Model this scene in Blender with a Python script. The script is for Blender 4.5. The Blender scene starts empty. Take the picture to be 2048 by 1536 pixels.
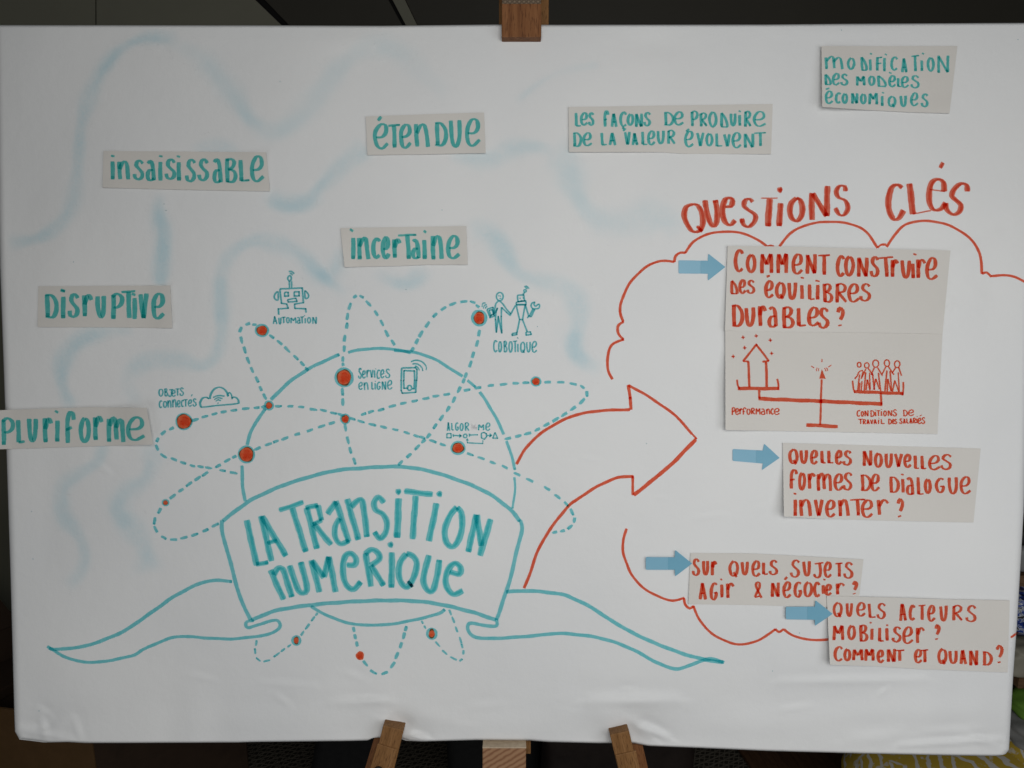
import bpy, math, random
from mathutils import Vector, Matrix
random.seed(7)
S = bpy.context.scene
COL = S.collection
R = math.radians
# ------------------------------------------------------------------ camera
FPX = 1538.0                      # focal length in photo pixels (2048 wide)
PITCH, TILT, DIST = R(12.4), R(10.0), 1.077
BC = Vector((0, 0, 1.2))
fwd = Vector((0, math.cos(PITCH), -math.sin(PITCH)))
upv = Vector((0, math.sin(PITCH), math.cos(PITCH)))
rgt = Vector((1, 0, 0))
CAM = BC - DIST * fwd
cd = bpy.data.cameras.new('camera'); co = bpy.data.objects.new('camera', cd); COL.objects.link(co)
cd.sensor_width = 36; cd.lens = FPX / 2048 * 36; cd.clip_start = .05; cd.clip_end = 60
co.location = CAM; co.rotation_euler = (R(90) - PITCH, 0, 0)
S.camera = co
# ------------------------------------------------------------------ world, lamps, exposure
w = bpy.data.worlds.new('World'); S.world = w; w.use_nodes = True
w.node_tree.nodes['Background'].inputs[0].default_value = (.93, .97, 1, 1)
w.node_tree.nodes['Background'].inputs[1].default_value = .06
S.view_settings.view_transform = 'Standard'; S.view_settings.look = 'None'
S.view_settings.exposure = 0; S.view_settings.gamma = 1
S.cycles.transparent_max_bounces = 48
def area(name, loc, target, sx, sy, power, col):
    l = bpy.data.lights.new(name, 'AREA'); l.shape = 'RECTANGLE'; l.size = sx; l.size_y = sy
    l.energy = power; l.color = col
    o = bpy.data.objects.new(name, l); COL.objects.link(o); o.location = loc
    o.rotation_euler = (Vector(target) - Vector(loc)).to_track_quat('-Z', 'Y').to_euler()
area('front_fill_panel', (.16, -1.32, 1.64), (.25, 0, 1.1), .8, .5, 9.7, (1, .99, .955))  # unseen panel added just above the camera, fitted to the sheet's brightness
area('window_light', (1.0, -1.17, 1.14), (.05, 0, .33), .9, .9, 5.2, (.99, .995, 1))
area('side_window_light', (-.82, -1.23, .43), (1.2, 0, .49), .9, .9, 2.9, (.97, .985, 1))
# ------------------------------------------------------------------ projection helpers
BN = Vector((0, -math.cos(TILT), math.sin(TILT)))       # board normal, towards the viewer
BU = Vector((0, math.sin(TILT), math.cos(TILT)))        # board up
def ray(px, py):
    return fwd + rgt * ((px - 1024) / FPX) - upv * ((py - 768) / FPX)
def P(px, py, h=0.0):             # point on the board plane, h metres in front of it
    d = ray(px, py)
    return CAM + d * ((BC + BN * h - CAM).dot(BN) / d.dot(BN))
def W(px, py, y):                 # point on the vertical plane at depth y
    d = ray(px, py); return CAM + d * ((y - CAM.y) / d.y)
def G(px, py, z=0.0):             # point on a horizontal plane
    d = ray(px, py); return CAM + d * ((z - CAM.z) / d.z)
# ------------------------------------------------------------------ object helpers
WL = {}
def reg(o, loc, parent, rot=None):
    WL[o] = Vector(loc)
    l = Vector(loc) - (WL[parent] if parent else Vector())
    o.parent = parent; o.location = l
    if rot: o.rotation_euler = rot.to_euler()
    COL.objects.link(o); return o
def tag(o, label=None, cat=None, group=None, kind=None):
    for k, v in (('label', label), ('category', cat), ('group', group), ('kind', kind)):
        if v: o[k] = v
    return o
def mk(name, V, F, m, parent=None, smooth=False, cen=None, attr=None):
    if cen is None:
        cen = Vector((sum(v[i] for v in V) / len(V) for i in range(3)))
    me = bpy.data.meshes.new(name)
    me.from_pydata([(v[0]-cen[0], v[1]-cen[1], v[2]-cen[2]) for v in V], [], F)
    me.materials.append(m)
    if smooth: me.polygons.foreach_set('use_smooth', [True]*len(me.polygons))
    if attr:
        a = me.attributes.new('wash', 'FLOAT', 'POINT'); a.data.foreach_set('value', attr)
    me.update()
    return reg(bpy.data.objects.new(name, me), cen, parent)
def empty(name, loc, parent=None):
    return reg(bpy.data.objects.new(name, None), loc, parent)
def bevel(o, wd, seg=2):
    b = o.modifiers.new('b', 'BEVEL'); b.width = wd; b.segments = seg; b.limit_method = 'ANGLE'
def obox(name, c, ax, dim, m, parent=None, bv=.001):   # box with local axes ax (x,y,z) and size dim
    rot = Matrix((ax[0], ax[1], ax[2])).transposed()
    me = bpy.data.meshes.new(name)
    hx, hy, hz = dim[0]/2, dim[1]/2, dim[2]/2
    me.from_pydata([(x, y, z) for x in (-hx, hx) for y in (-hy, hy) for z in (-hz, hz)], [],
                   [(0,1,3,2), (4,6,7,5), (0,4,5,1), (2,3,7,6), (0,2,6,4), (1,5,7,3)])
    me.materials.append(m)
    o = reg(bpy.data.objects.new(name, me), c, parent, rot)
    if bv: bevel(o, bv)
    return o
def prism(name, pts, dvec, m, parent=None, bv=0):      # outline points extruded by dvec
    n = len(pts); V = [Vector(p) for p in pts] + [Vector(p) + dvec for p in pts]
    F = [tuple(range(n)), tuple(range(2*n-1, n-1, -1))] + [(i, i+n, (i+1) % n + n, (i+1) % n) for i in range(n)]
    o = mk(name, V, F, m, parent)
    if bv: bevel(o, bv)
    return o
def blob(name, c, r, m, parent=None, e=.7, amp=.1, n=26, seed=0, freq=5):
    V, F = [], []
    rnd = random.Random(seed); ph = [rnd.uniform(0, 6) for _ in range(6)]
    sg = lambda a, p: math.copysign(abs(a)**p, a)
    for i in range(n+1):
        t = -math.pi/2 + math.pi*i/n
        for j in range(2*n):
            a = math.pi*j/n
            x, y, z = sg(math.cos(t), e)*sg(math.cos(a), e), sg(math.cos(t), e)*sg(math.sin(a), e), sg(math.sin(t), e)
            k = 1 + amp*(math.sin(freq*x+ph[0]+2*z)*.5 + .5*math.sin(freq*1.3*y+ph[1]+freq*z) + .5*math.sin(freq*2*z+ph[2]+freq*x))
            V.append((c[0]+r[0]*x*k, c[1]+r[1]*y*k, c[2]+r[2]*z*k))
    for i in range(n):
        for j in range(2*n):
            j2 = (j+1) % (2*n); F.append((i*2*n+j, i*2*n+j2, (i+1)*2*n+j2, (i+1)*2*n+j))
    return mk(name, V, F, m, parent, True, cen=Vector(c))
# ------------------------------------------------------------------ materials
class NT:
    def __init__(s, name):
        s.m = bpy.data.materials.new(name); s.m.use_nodes = True; s.t = s.m.node_tree; s.t.nodes.clear()
        s.out = s.n('ShaderNodeOutputMaterial')
    def n(s, k, **kw):
        q = s.t.nodes.new(k)
        for a, b in kw.items():
            if a.startswith('_'): setattr(q, a[1:], b)
            else:
                i = int(a[1:]) if a[0] == 'i' and a[1:].isdigit() else a.replace('_', ' ')
                q.inputs[i].default_value = b
        return q
    def l(s, a, b): s.t.links.new(a, b)
    def ramp(s, src, stops):
        r = s.n('ShaderNodeValToRGB'); e = r.color_ramp.elements
        while len(e) < len(stops): e.new(.5)
        for q, (p, c) in zip(e, stops): q.position = p; q.color = (*c, 1) if len(c) == 3 else c
        s.l(src, r.inputs[0]); return r.outputs[0]
    def noise(s, scale, detail=4, rough=.5, sc=(1, 1, 1), rot=(0, 0, 0), dist=0):
        tc = s.n('ShaderNodeTexCoord'); mp = s.n('ShaderNodeMapping')
        mp.inputs['Scale'].default_value = sc; mp.inputs['Rotation'].default_value = rot
        s.l(tc.outputs['Object'], mp.inputs[0])
        q = s.n('ShaderNodeTexNoise', Scale=scale, Detail=detail, Roughness=rough, Distortion=dist)
        s.l(mp.outputs[0], q.inputs['Vector']); return q.outputs['Fac']
    def bsdf(s, rough=.8, spec=.3):
        b = s.n('ShaderNodeBsdfPrincipled', Roughness=rough)
        b.inputs['Specular IOR Level'].default_value = spec
        s.l(b.outputs[0], s.out.inputs[0]); return b
    def bump(s, b, h, dist, strength=1.0):
        q = s.n('ShaderNodeBump', Distance=dist, Strength=strength); s.l(h, q.inputs['Height'])
        s.l(q.outputs[0], b.inputs['Normal'])
def simple(name, c1, c2, scale=20, rough=.8, bump=.0005, sc=(1, 1, 1), spec=.3, detail=5):
    t = NT(name); b = t.bsdf(rough, spec); nz = t.noise(scale, detail, .6, sc)
    t.l(t.ramp(nz, [(.3, c1), (.7, c2)]), b.inputs['Base Color'])
    if bump: t.bump(b, nz, bump)
    return t.m
def paper_mat(name, c1, c2):
    t = NT(name); b = t.bsdf(.62, .25)
    big = t.noise(3.2, 3, .5)
    t.l(t.ramp(big, [(.35, c1), (.65, c2)]), b.inputs['Base Color'])
    a = t.noise(13, 5, .55); f = t.noise(600, 2, .5)
    m1 = t.n('ShaderNodeMath', _operation='MULTIPLY_ADD'); t.l(f, m1.inputs[0]); m1.inputs[1].default_value = .035; t.l(a, m1.inputs[2])
    t.bump(b, m1.outputs[0], .0022, 1)
    return t.m
M_paper = paper_mat('poster paper', (.725, .735, .745), (.765, .77, .772))
M_card = paper_mat('card paper', (.632, .610, .578), (.667, .645, .612))
M_cardedge = simple('fibre board', (.42, .4, .36), (.5, .47, .42))
def ink(name, c, lo=.8, hi=1.15):       # dye layer: light is filtered on its way to the paper and back
    t = NT(name); tr = t.n('ShaderNodeBsdfTransparent')
    nz = t.noise(150, 4, .65); st = t.noise(900, 2, .5, (1, 1, .25))
    mm = t.n('ShaderNodeMath', _operation='MULTIPLY_ADD'); t.l(st, mm.inputs[0]); mm.inputs[1].default_value = .5; t.l(nz, mm.inputs[2])
    mr = t.n('ShaderNodeMapRange'); t.l(mm.outputs[0], mr.inputs[0])
    for i, v in ((1, .5), (2, 1.0), (3, lo), (4, hi)): mr.inputs[i].default_value = v
    sc = t.n('ShaderNodeSeparateXYZ'); sc.inputs[0].default_value = c
    cb = t.n('ShaderNodeCombineXYZ')
    for i in range(3):
        p = t.n('ShaderNodeMath', _operation='POWER'); t.l(sc.outputs[i], p.inputs[0]); t.l(mr.outputs[0], p.inputs[1]); t.l(p.outputs[0], cb.inputs[i])
    t.l(cb.outputs[0], tr.inputs[0]); t.l(tr.outputs[0], t.out.inputs[0])
    return t.m
I_teal = ink('teal marker ink', (.445, .81, .84))
I_tealc = ink('teal marker ink on card', (.35, .80, .80))
I_big = ink('teal broad marker ink', (.44, .825, .845))
I_red = ink('red marker ink', (.925, .365, .265))
I_redbig = ink('red broad marker ink', (.905, .43, .345))
I_reddot = ink('red filled ink', (.93, .40, .26), .8, 1.35)
I_fine = ink('teal fine marker ink', (.36, .73, .76))
I_dark = ink('dried dark ink', (.12, .45, .5))
LIGHT = {I_reddot: ink('red dot second coat', (.97, .80, .76)), I_tealc: ink('teal second coat on card', (.62, .87, .87)), I_big: ink('teal second coat', (.62, .91, .92)), I_red: ink('red second coat', (.95, .62, .55)),
         I_redbig: ink('red broad second coat', (.94, .66, .6)), I_teal: ink('teal light second coat', (.66, .9, .92)), I_fine: ink('fine second coat', (.65, .9, .91))}
I_grey = ink('erased smudge', (.94, .94, .945), .2, 1.6)
def wash_mat():
    t = NT('blue chalk wash'); tr = t.n('ShaderNodeBsdfTransparent')
    a = t.n('ShaderNodeAttribute', _attribute_name='wash'); nz = t.noise(30, 4, .6); fn = t.noise(300, 5, .85)
    r1 = t.n('ShaderNodeMapRange'); t.l(nz, r1.inputs[0]); r1.inputs[1].default_value = .3; r1.inputs[2].default_value = .7; r1.inputs[3].default_value = .6; r1.inputs[4].default_value = 1.2
    r2 = t.n('ShaderNodeMapRange'); t.l(fn, r2.inputs[0]); r2.inputs[1].default_value = .3; r2.inputs[2].default_value = .7; r2.inputs[3].default_value = .3; r2.inputs[4].default_value = 1.55
    m1 = t.n('ShaderNodeMath', _operation='MULTIPLY'); t.l(a.outputs['Fac'], m1.inputs[0]); t.l(r1.outputs[0], m1.inputs[1])
    m2 = t.n('ShaderNodeMath', _operation='MULTIPLY'); t.l(m1.outputs[0], m2.inputs[0]); t.l(r2.outputs[0], m2.inputs[1])
    mx = t.n('ShaderNodeMix', _data_type='RGBA'); t.l(m2.outputs[0], mx.inputs[0])
    mx.inputs[6].default_value = (1, 1, 1, 1); mx.inputs[7].default_value = (.86, .945, .972, 1)
    t.l(mx.outputs[2], tr.inputs[0]); t.l(tr.outputs[0], t.out.inputs[0]); return t.m
M_wash = wash_mat()
def wood(name, c1, c2, c3, grain_rot=0, sc=(9, 9, .8), fleck=True):
    t = NT(name); b = t.bsdf(.6, .18)
    nz = t.noise(14, 6, .6, sc, (0, grain_rot, 0), .3)
    col = t.ramp(nz, [(.3, c1), (.5, c2), (.72, c3)])
    if fleck:
        f = t.noise(190, 2, .5, (sc[0]*.35, sc[1]*.35, sc[2]*.5))
        k = t.ramp(f, [(.35, (.45, .4, .4)), (.45, (1, 1, 1))])
        mx = t.n('ShaderNodeMix', _data_type='RGBA', _blend_type='MULTIPLY'); mx.inputs[0].default_value = .8
        t.l(col, mx.inputs[6]); t.l(k, mx.inputs[7]); col = mx.outputs[2]
    t.l(col, b.inputs['Base Color']); t.bump(b, nz, .0006)
    return t.m
M_beech = wood('beech wood', (.145, .056, .021), (.195, .080, .030), (.24, .105, .042))
M_beech2 = wood('worn beech wood', (.165, .078, .026), (.22, .108, .039), (.27, .14, .055))
M_pine = wood('pale sawn wood', (.42, .33, .24), (.5, .40, .29), (.56, .46, .34), fleck=False)
def endgrain():
    t = NT('end grain'); b = t.bsdf(.7, .2)
    tc = t.n('ShaderNodeTexCoord'); mp = t.n('ShaderNodeMapping'); mp.inputs['Rotation'].default_value = (0, R(32), 0)
    t.l(tc.outputs['Object'], mp.inputs[0])
    wv = t.n('ShaderNodeTexWave', Scale=44, Distortion=2.0, Detail=2, Detail_Scale=2); wv.bands_direction = 'Z'
    t.l(mp.outputs[0], wv.inputs['Vector'])
    t.l(t.ramp(wv.outputs['Fac'], [(.0, (.20, .095, .048)), (.4, (.29, .155, .085)), (1, (.33, .19, .105))]), b.inputs['Base Color'])
    return t.m
M_end = endgrain()
# ------------------------------------------------------------------ poster sheet
def interp(tab, x):
    if x <= tab[0][0]: (a, b), (c, d) = tab[0], tab[1]
    elif x >= tab[-1][0]: (a, b), (c, d) = tab[-2], tab[-1]
    else:
        for i in range(len(tab)-1):
            if tab[i][0] <= x <= tab[i+1][0]: (a, b), (c, d) = tab[i], tab[i+1]; break
    return b + (d-b)*(x-a)/(c-a)
Ltab = [(45, -10), (534, 0), (768, 8.5), (1152, 21), (1440, 29), (1463, 30), (1488, 44)]
Rtab = [(45, 2072), (400, 2064), (800, 2053), (1020, 2047.5), (1100, 2043), (1250, 2034), (1350, 2026.5), (1500, 2018), (1512, 2008)]
Ttab = [(-10, 50), (512, 50.5), (760, 51.5), (990, 49), (1100, 49.5), (1536, 49), (1700, 47.5), (2072, 45.5)]
Btab = [(30, 1464), (38, 1477), (70, 1481), (100, 1485), (145, 1484), (180, 1486), (250, 1486), (480, 1485), (512, 1484), (700, 1482), (742, 1481),
        (753, 1476), (765, 1475), (806, 1477), (820, 1482), (850, 1483), (960, 1480), (1060, 1481), (1100, 1484), (1200, 1486.5), (1266, 1486),
        (1280, 1489), (1296, 1492), (1400, 1496), (1536, 1502), (1720, 1507), (1905, 1511), (1990, 1512), (2008, 1511), (2019, 1505)]
CREASE = [  # x0,y0,x1,y1, depth mm, width px : folds and dents in the sheet
    (660,1405,780,1402,.9,9), (720,1400,770,1400,.6,5), (1180,1402,1350,1400,1.3,11), (1240,1380,1270,1380,.5,5), (1290,1455,1335,1475,1.8,7), (1270,1445,1300,1470,1.2,10),
    (770,1440,820,1465,1.2,12), (820,1470,850,1475,1.6,6), (1560,1363,1850,1359,.9,8), (1757,1391,1775,1376,.8,4), (1560,1420,1620,1412,.5,6),
    (70,1475,140,1440,.8,10), (75,1415,100,1430,.6,6), (80,1430,92,1478,.8,7), (30,1455,140,1478,.9,8), (150,1440,160,1480,.6,7), (1800,1490,2000,1478,1.2,6),
    (1700,1480,1800,1470,.7,14), (1930,1470,1990,1490,.8,7), (1850,1465,1960,1460,.6,9), (1390,1036,1445,1028,.5,5), (1890,625,1905,600,.7,5), (1905,520,1990,470,.7,14),
    (1895,640,1960,600,.6,20), (520,1365,630,1372,.5,6), (550,1390,580,1410,.5,6), (690,1345,730,1360,.5,7), (1180,1425,1260,1440,.9,22), (800,1425,900,1440,.8,20),
    (195,930,220,945,.5,5), (1160,915,1200,920,.35,4), (1310,995,1340,995,.3,4), (940,1415,1000,1408,.4,8), (1510,1020,1540,1010,.3,5), (380,1350,430,1360,.4,6)]
DENT = [(1262, 1476, 135, 46, -9), (1262, 1402, 130, 22, 2.2), (795, 1470, 95, 42, -7), (800, 1402, 90, 20, 1.4), (1000, 1450, 120, 26, 1.8), (500, 1440, 200, 30, 1.5), (1650, 1395, 200, 26, -1.8), (1880, 1420, 120, 30, 1.6), (1500, 1450, 130, 26, 1.6), (150, 1440, 90, 30, -1.8),
        (1310, 90, 60, 25, -1.6), (700, 80, 80, 22, 1.4), (120, 500, 60, 160, 1.6), (1980, 560, 40, 120, -1.8), (300, 1420, 120, 34, -1.3), (620, 1380, 120, 20, 1.0), (1700, 60, 120, 16, 1.2), (100, 1000, 40, 150, -1.4), (1960, 900, 30, 130, 1.2)]
def segd(px, py, x0, y0, x1, y1):
    dx, dy = x1-x0, y1-y0; t = max(0, min(1, ((px-x0)*dx+(py-y0)*dy)/(dx*dx+dy*dy)))
    return math.hypot(px-x0-t*dx, py-y0-t*dy), t, (px-x0)*dy-(py-y0)*dx
def hpaper(px, py):
    h = .0018*(math.sin(px/170+1.1+py/390)*math.cos(py/150+.4) + .6*math.sin(px/83-py/97+2) + .35*math.sin(px/47+py/120))
    if py > 1300: h += .0011*(py-1300)/180*math.sin(px/28+math.sin(px/61)*2)
    for (x0, y0, rx, ry, a) in DENT:
        if abs(px-x0) < 3*rx and abs(py-y0) < 3*ry: h += a*.001*math.exp(-((px-x0)/rx)**2-((py-y0)/ry)**2)
    for (x0, y0, x1, y1, a, wd) in CREASE:
        if x0-4*wd < px < x1+4*wd and min(y0, y1)-4*wd < py < max(y0, y1)+4*wd:
            d, t, s = segd(px, py, x0, y0, x1, y1)
            sd = d if s > 0 else -d
            h += a*.0027*(math.exp(-(sd/wd)**2) - .6*math.exp(-((sd-1.4*wd)/(1.6*wd))**2))*(.35+.65*math.sin(math.pi*min(max(t, .05), .95)))
    return h
def edge_drop(px, py):               # sheet rolls over the rim of the board
    d = min(px-interp(Ltab, py), interp(Rtab, py)-px, (py-interp(Ttab, px))*2.6, (interp(Btab, px)-py)*3.0)
    r = 12.0
    if d >= r: return 0
    d = max(d, 0); return -.008*(1-math.sqrt(max(0, 1-((r-d)/r)**2)))
def hp(px, py): return hpaper(px, py) + edge_drop(px, py)
def make_sheet():
    NU, NV = 430, 310
    us = [i/NU for i in range(NU+1)]; vs = [j/NV for j in range(NV+1)]
    f = lambda u: u + .0 if True else u
    V, F = [], []
    # denser rows and columns at the rim
    def warp(n):
        L = [0, .0006, .0013, .0022, .0033, .0048, .0065, .0085]
        return L + [.0105 + (1-.021)*i/n for i in range(n+1)] + [1-x for x in reversed(L)]
    us, vs = warp(400), warp(290)
    for v in vs:
        for u in us:
            y = 45 + v*1460; x0, x1 = interp(Ltab, y), interp(Rtab, y); x = x0 + (x1-x0)*u
            y0, y1 = interp(Ttab, x), interp(Btab, x); y = y0 + (y1-y0)*v
            x0, x1 = interp(Ltab, y), interp(Rtab, y); x = x0 + (x1-x0)*u
            V.append(P(x, y, hp(x, y)))
    n = len(us); m = len(vs)
    for j in range(m-1):
        for i in range(n-1):
            a = j*n+i; F.append((a, a+n, a+n+1, a+1))
    # skirt round the rim, wrapped back over the board edge
    ring = [i for i in range(n)] + [j*n+n-1 for j in range(1, m)] + [(m-1)*n+i for i in range(n-2, -1, -1)] + [j*n for j in range(m-2, 0, -1)]
    base = len(V)
    for k in ring: V.append(V[k] - BN*.012)
    L = len(ring)
    for i in range(L): F.append((ring[i], ring[(i+1) % L], base+(i+1) % L, base+i))
    return mk('poster_sheet', V, F, M_paper, None, True)
sheet = make_sheet()
tag(sheet, 'large white paper sheet with teal globe drawing wrapped over the board', 'poster')
# board under the sheet
bp = [(-4, 60), (2064, 58), (2010, 1499), (1300, 1484), (1200, 1478), (700, 1473), (42, 1470)]
board = prism('backing_board', [P(x, y, -.0135) for x, y in bp], -BN*.012, M_cardedge)
tag(board, 'grey fibre board behind the white paper sheet on the easel', 'board')
# ------------------------------------------------------------------ drawing machinery
FR = {'q': (1340, 310, 3.3032), 'k': (1440, 480, 4.4522), 'p': (1440, 660, 4.4522), 's': (1370, 1090, 5.5351), 'a': (1640, 1180, 5.0196),
      'b': (470, 960, 3.7926), 'r': (940, 560, 9.6), 'v': (700, 700, 6.6065), 'x': (0, 0, 1)}
for c in range(4):
    for r_ in range(4): FR['%d%d' % (c, r_)] = (512*c, 384*r_, 4)
def X(fr, x, y):
    a, b, s = FR[fr]; return (a + x/s, b + y/s)
def pts(fr, s):
    v = [float(q) for q in s.replace(',', ' ').split()]
    return [X(fr, v[i], v[i+1]) for i in range(0, len(v), 2)]
def catmull(p, step, closed=False):
    if len(p) == 2: p = [p[0], ((p[0][0]+p[1][0])/2, (p[0][1]+p[1][1])/2), p[1]]
    out = []; n = len(p)
    g = (lambda i: p[i % (n-1)]) if closed else (lambda i: p[max(0, min(n-1, i))])
    for i in range(n-1):
        a, b, c, d = g(i-1), p[i], p[i+1], g(i+2)
        L = math.hypot(c[0]-b[0], c[1]-b[1]); k = max(2, int(L/step))
        for j in range(k):
            t = j/k; t2, t3 = t*t, t*t*t
            out.append(tuple(.5*((2*b[q]) + (-a[q]+c[q])*t + (2*a[q]-5*b[q]+4*c[q]-d[q])*t2 + (-a[q]+3*b[q]-3*c[q]+d[q])*t3) for q in (0, 1)))
    out.append(p[-1]); return out
CNT = [0]
BOLD = {}
class Ink:
    def __init__(s, hf=None, off=.00028): s.V, s.F, s.M = [], [], []; s.coat = 0; s.hf = hf or hp; s.off = off
    def z(s, x, y, e=0): return P(x, y, s.hf(x, y) + s.off + s.lay + e)
    def line(s, p, w, t=None, ang=8, smooth=True, closed=False, pool=.0, taper=(1, 1)):
        """one marker stroke; nib w wide and t thick, held at ang degrees"""
        if t is None: t = w
        CNT[0] += 1; s.lay = (CNT[0] % 40)*6e-6
        st = max(1.0, min(3.5, w*.45))
        if smooth: q = catmull(p, st, closed)
        else:
            q = []
            for i in range(len(p)-1):
                k = max(2, int(math.hypot(p[i+1][0]-p[i][0], p[i+1][1]-p[i][1])/st))
                q += [(p[i][0]+(p[i+1][0]-p[i][0])*j/k, p[i][1]+(p[i+1][1]-p[i][1])*j/k) for j in range(k)]
            q.append(p[-1])
        n = len(q); nb = (math.cos(R(ang)), math.sin(R(ang)))
        ph = [random.uniform(0, 6.28) for _ in range(4)]; L = 0; b = len(s.V); jit = min(.35, w*.05)
        for i, (x, y) in enumerate(q):
            a, c = q[max(0, i-1)], q[min(n-1, i+1)]
            if closed and (i == 0 or i == n-1): a, c = q[-2], q[1]
            dx, dy = c[0]-a[0], c[1]-a[1]; m = math.hypot(dx, dy) or 1; dx /= m; dy /= m
            if i: L += math.hypot(x-q[i-1][0], y-q[i-1][1])
            cr = dx*nb[1]-dy*nb[0]
            hw = .5*math.sqrt((w*cr)**2 + t*t*(1-cr*cr))
            hw *= 1 + .05*math.sin(L/6+ph[0]) + .03*math.sin(L/2.3+ph[1])
            u = i/(n-1); hw *= taper[0]+(1-taper[0])*min(1, u*3) if taper[0] < 1 else 1
            hw *= taper[1]+(1-taper[1])*min(1, (1-u)*3) if taper[1] < 1 else 1
            if not closed and (i == 0 or i == n-1): hw *= .86
            x += jit*math.sin(L/9+ph[2]); y += jit*math.sin(L/8+ph[3])
            e = 4e-6*u
            s.V += [s.z(x-dy*hw, y+dx*hw, e), s.z(x+dy*hw, y-dx*hw, e)]
        for i in range(n-1): k = b+2*i; s.F.append((k, k+1, k+3, k+2)); s.M.append(s.coat)
        if pool and n > 4 and random.random() < pool:      # ink pooled where the pen stopped
            x0, y0 = q[-1]; k = max(1, min(n-1, int(1+.5*w/st))); x1, y1 = q[-1-k]
            c0 = s.coat; s.coat = 1; s.line([(x1, y1), (x0, y0)], w*.93, t*.93, ang, False); s.coat = c0
    def seg(s, p, w, t=None, ang=8, pool=0):               # separate straight pulls, corners overlap
        for i in range(len(p)-1):
            (x0, y0), (x1, y1) = p[i], p[i+1]; m = math.hypot(x1-x0, y1-y0) or 1
            e = min(w, t or w)*.35; ux, uy = (x1-x0)/m*e, (y1-y0)/m*e
            s.line([(x0-ux*(i > 0), y0-uy*(i > 0)), (x1+ux*(i < len(p)-2), y1+uy*(i < len(p)-2))], w, t, ang, False, pool=pool)
    def disc(s, x, y, rx, ry, wob=.06, n=26, rot=0):
        CNT[0] += 1; s.lay = (CNT[0] % 40)*6e-6; b = len(s.V); s.V.append(s.z(x, y)); ph = random.uniform(0, 6)
        for i in range(n):
            a = 2*math.pi*i/n; k = 1+wob*math.sin(3*a+ph)+wob*.6*math.sin(5*a+ph*2)
            s.V.append(s.z(x+rx*k*math.cos(a), y+ry*k*math.sin(a)))
        for i in range(n): s.F.append((b, b+1+i, b+1+(i+1) % n)); s.M.append(s.coat)
    def poly(s, p):
        CNT[0] += 1; s.lay = (CNT[0] % 40)*6e-6; b = len(s.V)
        for x, y in p: s.V.append(s.z(x, y))
        s.F.append(tuple(range(b, b+len(p)))); s.M.append(s.coat)
    def done(s, name, m, parent, label=None):
        o = mk(name, s.V, s.F, m, parent)
        if any(s.M) and m in LIGHT: o.data.materials.append(LIGHT[m]); o.data.polygons.foreach_set('material_index', s.M)
        if label: o['label'] = label
        return o
O_ = 'c 50,0 15,20 3,55 20,90 50,100 85,80 97,45 80,12 50,0'
GL = {
 'A': 'l 16,100 42,0;l 42,0 88,100;l 18,64 80,62', 'a': 'c 5,12 42,0 72,22 84,58 92,100;c 82,48 28,50 5,75 22,98 62,99 92,92',
 'B': 'l 12,0 15,100;c 4,8 50,0 78,15 62,38 22,48;c 24,47 75,54 95,75 70,97 10,98', 'C': 'c 95,18 68,2 25,15 3,50 15,85 50,100 95,84',
 'D': 'l 18,3 22,97;c 0,4 50,4 92,33 94,72 62,97 2,97', 'd': 'l 10,2 14,96;c 10,2 55,32 86,68 96,98;l 99,98 0,98',
 'e': 'c 8,54 58,52 86,34 78,6 45,1 10,26 2,60 18,92 52,100 99,80', 'E': 'l 12,0 12,100;l 12,3 95,3;l 12,50 80,50;l 12,98 95,98',
 'F': 'l 15,0 15,100;l 12,4 98,0;l 15,48 82,46', 'f': 'c 95,24 82,3 45,2 22,25 18,60 20,100;l 0,56 72,50',
 'G': 'c 90,14 60,2 20,20 3,55 20,92 58,99 84,78 88,58;l 48,60 100,56', 'i': 'l 45,0 52,100',
 'J': 'l 12,10 100,3;c 62,8 68,55 56,92 25,99 2,76', 'L': 'l 10,0 18,97;l 16,97 100,94',
 'M': 'l 10,3 6,100;l 10,5 50,56;l 50,56 86,2;l 88,2 92,100', 'm': 'l 4,4 8,100;c 8,34 26,4 44,6 52,92;c 50,40 68,10 88,14 98,100',
 'N': 'l 10,2 12,100;l 12,5 84,98;l 90,0 86,98', 'n': 'l 4,1 16,100;c 12,42 38,8 66,3 82,30 96,100', 'O': O_,
 'P': 'l 15,5 15,100;c 0,12 50,0 95,15 90,42 50,55 15,52', 'Q': 'c 50,0 15,20 3,50 18,84 45,93 82,78 95,42 80,12 50,0;l 46,70 84,100',
 'R': 'l 12,3 14,100;c 2,12 50,0 90,15 75,40 18,50;l 28,50 98,98', 'r': 'l 8,2 16,100;c 14,46 42,10 72,4 98,24',
 'S': 'c 95,18 68,2 32,8 20,28 48,45 86,62 88,85 50,100 10,92 0,72', 'T': 'l 0,7 100,3;l 50,5 56,100', 't': 'l 0,7 100,3;l 50,5 56,100',
 'U': 'c 6,2 12,55 30,92 55,98 80,80 90,40 90,0', 'V': 'l 4,2 50,98;l 96,0 54,98', '?': 'c 4,26 40,0 92,14 86,40 42,66;l 34,91 42,99',
 '&': 'c 66,38 74,6 46,0 24,12 30,34 94,99;l 66,36 8,92;l 6,94 70,86', 'Ç': 'c 95,16 68,2 25,12 3,38 15,66 50,76 95,66;c 55,78 40,86 72,90 40,100'}
for a, b in (('c', 'C'), ('o', 'O'), ('s', 'S'), ('v', 'V'), ('u', 'U')): GL[a] = GL[b]
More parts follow.
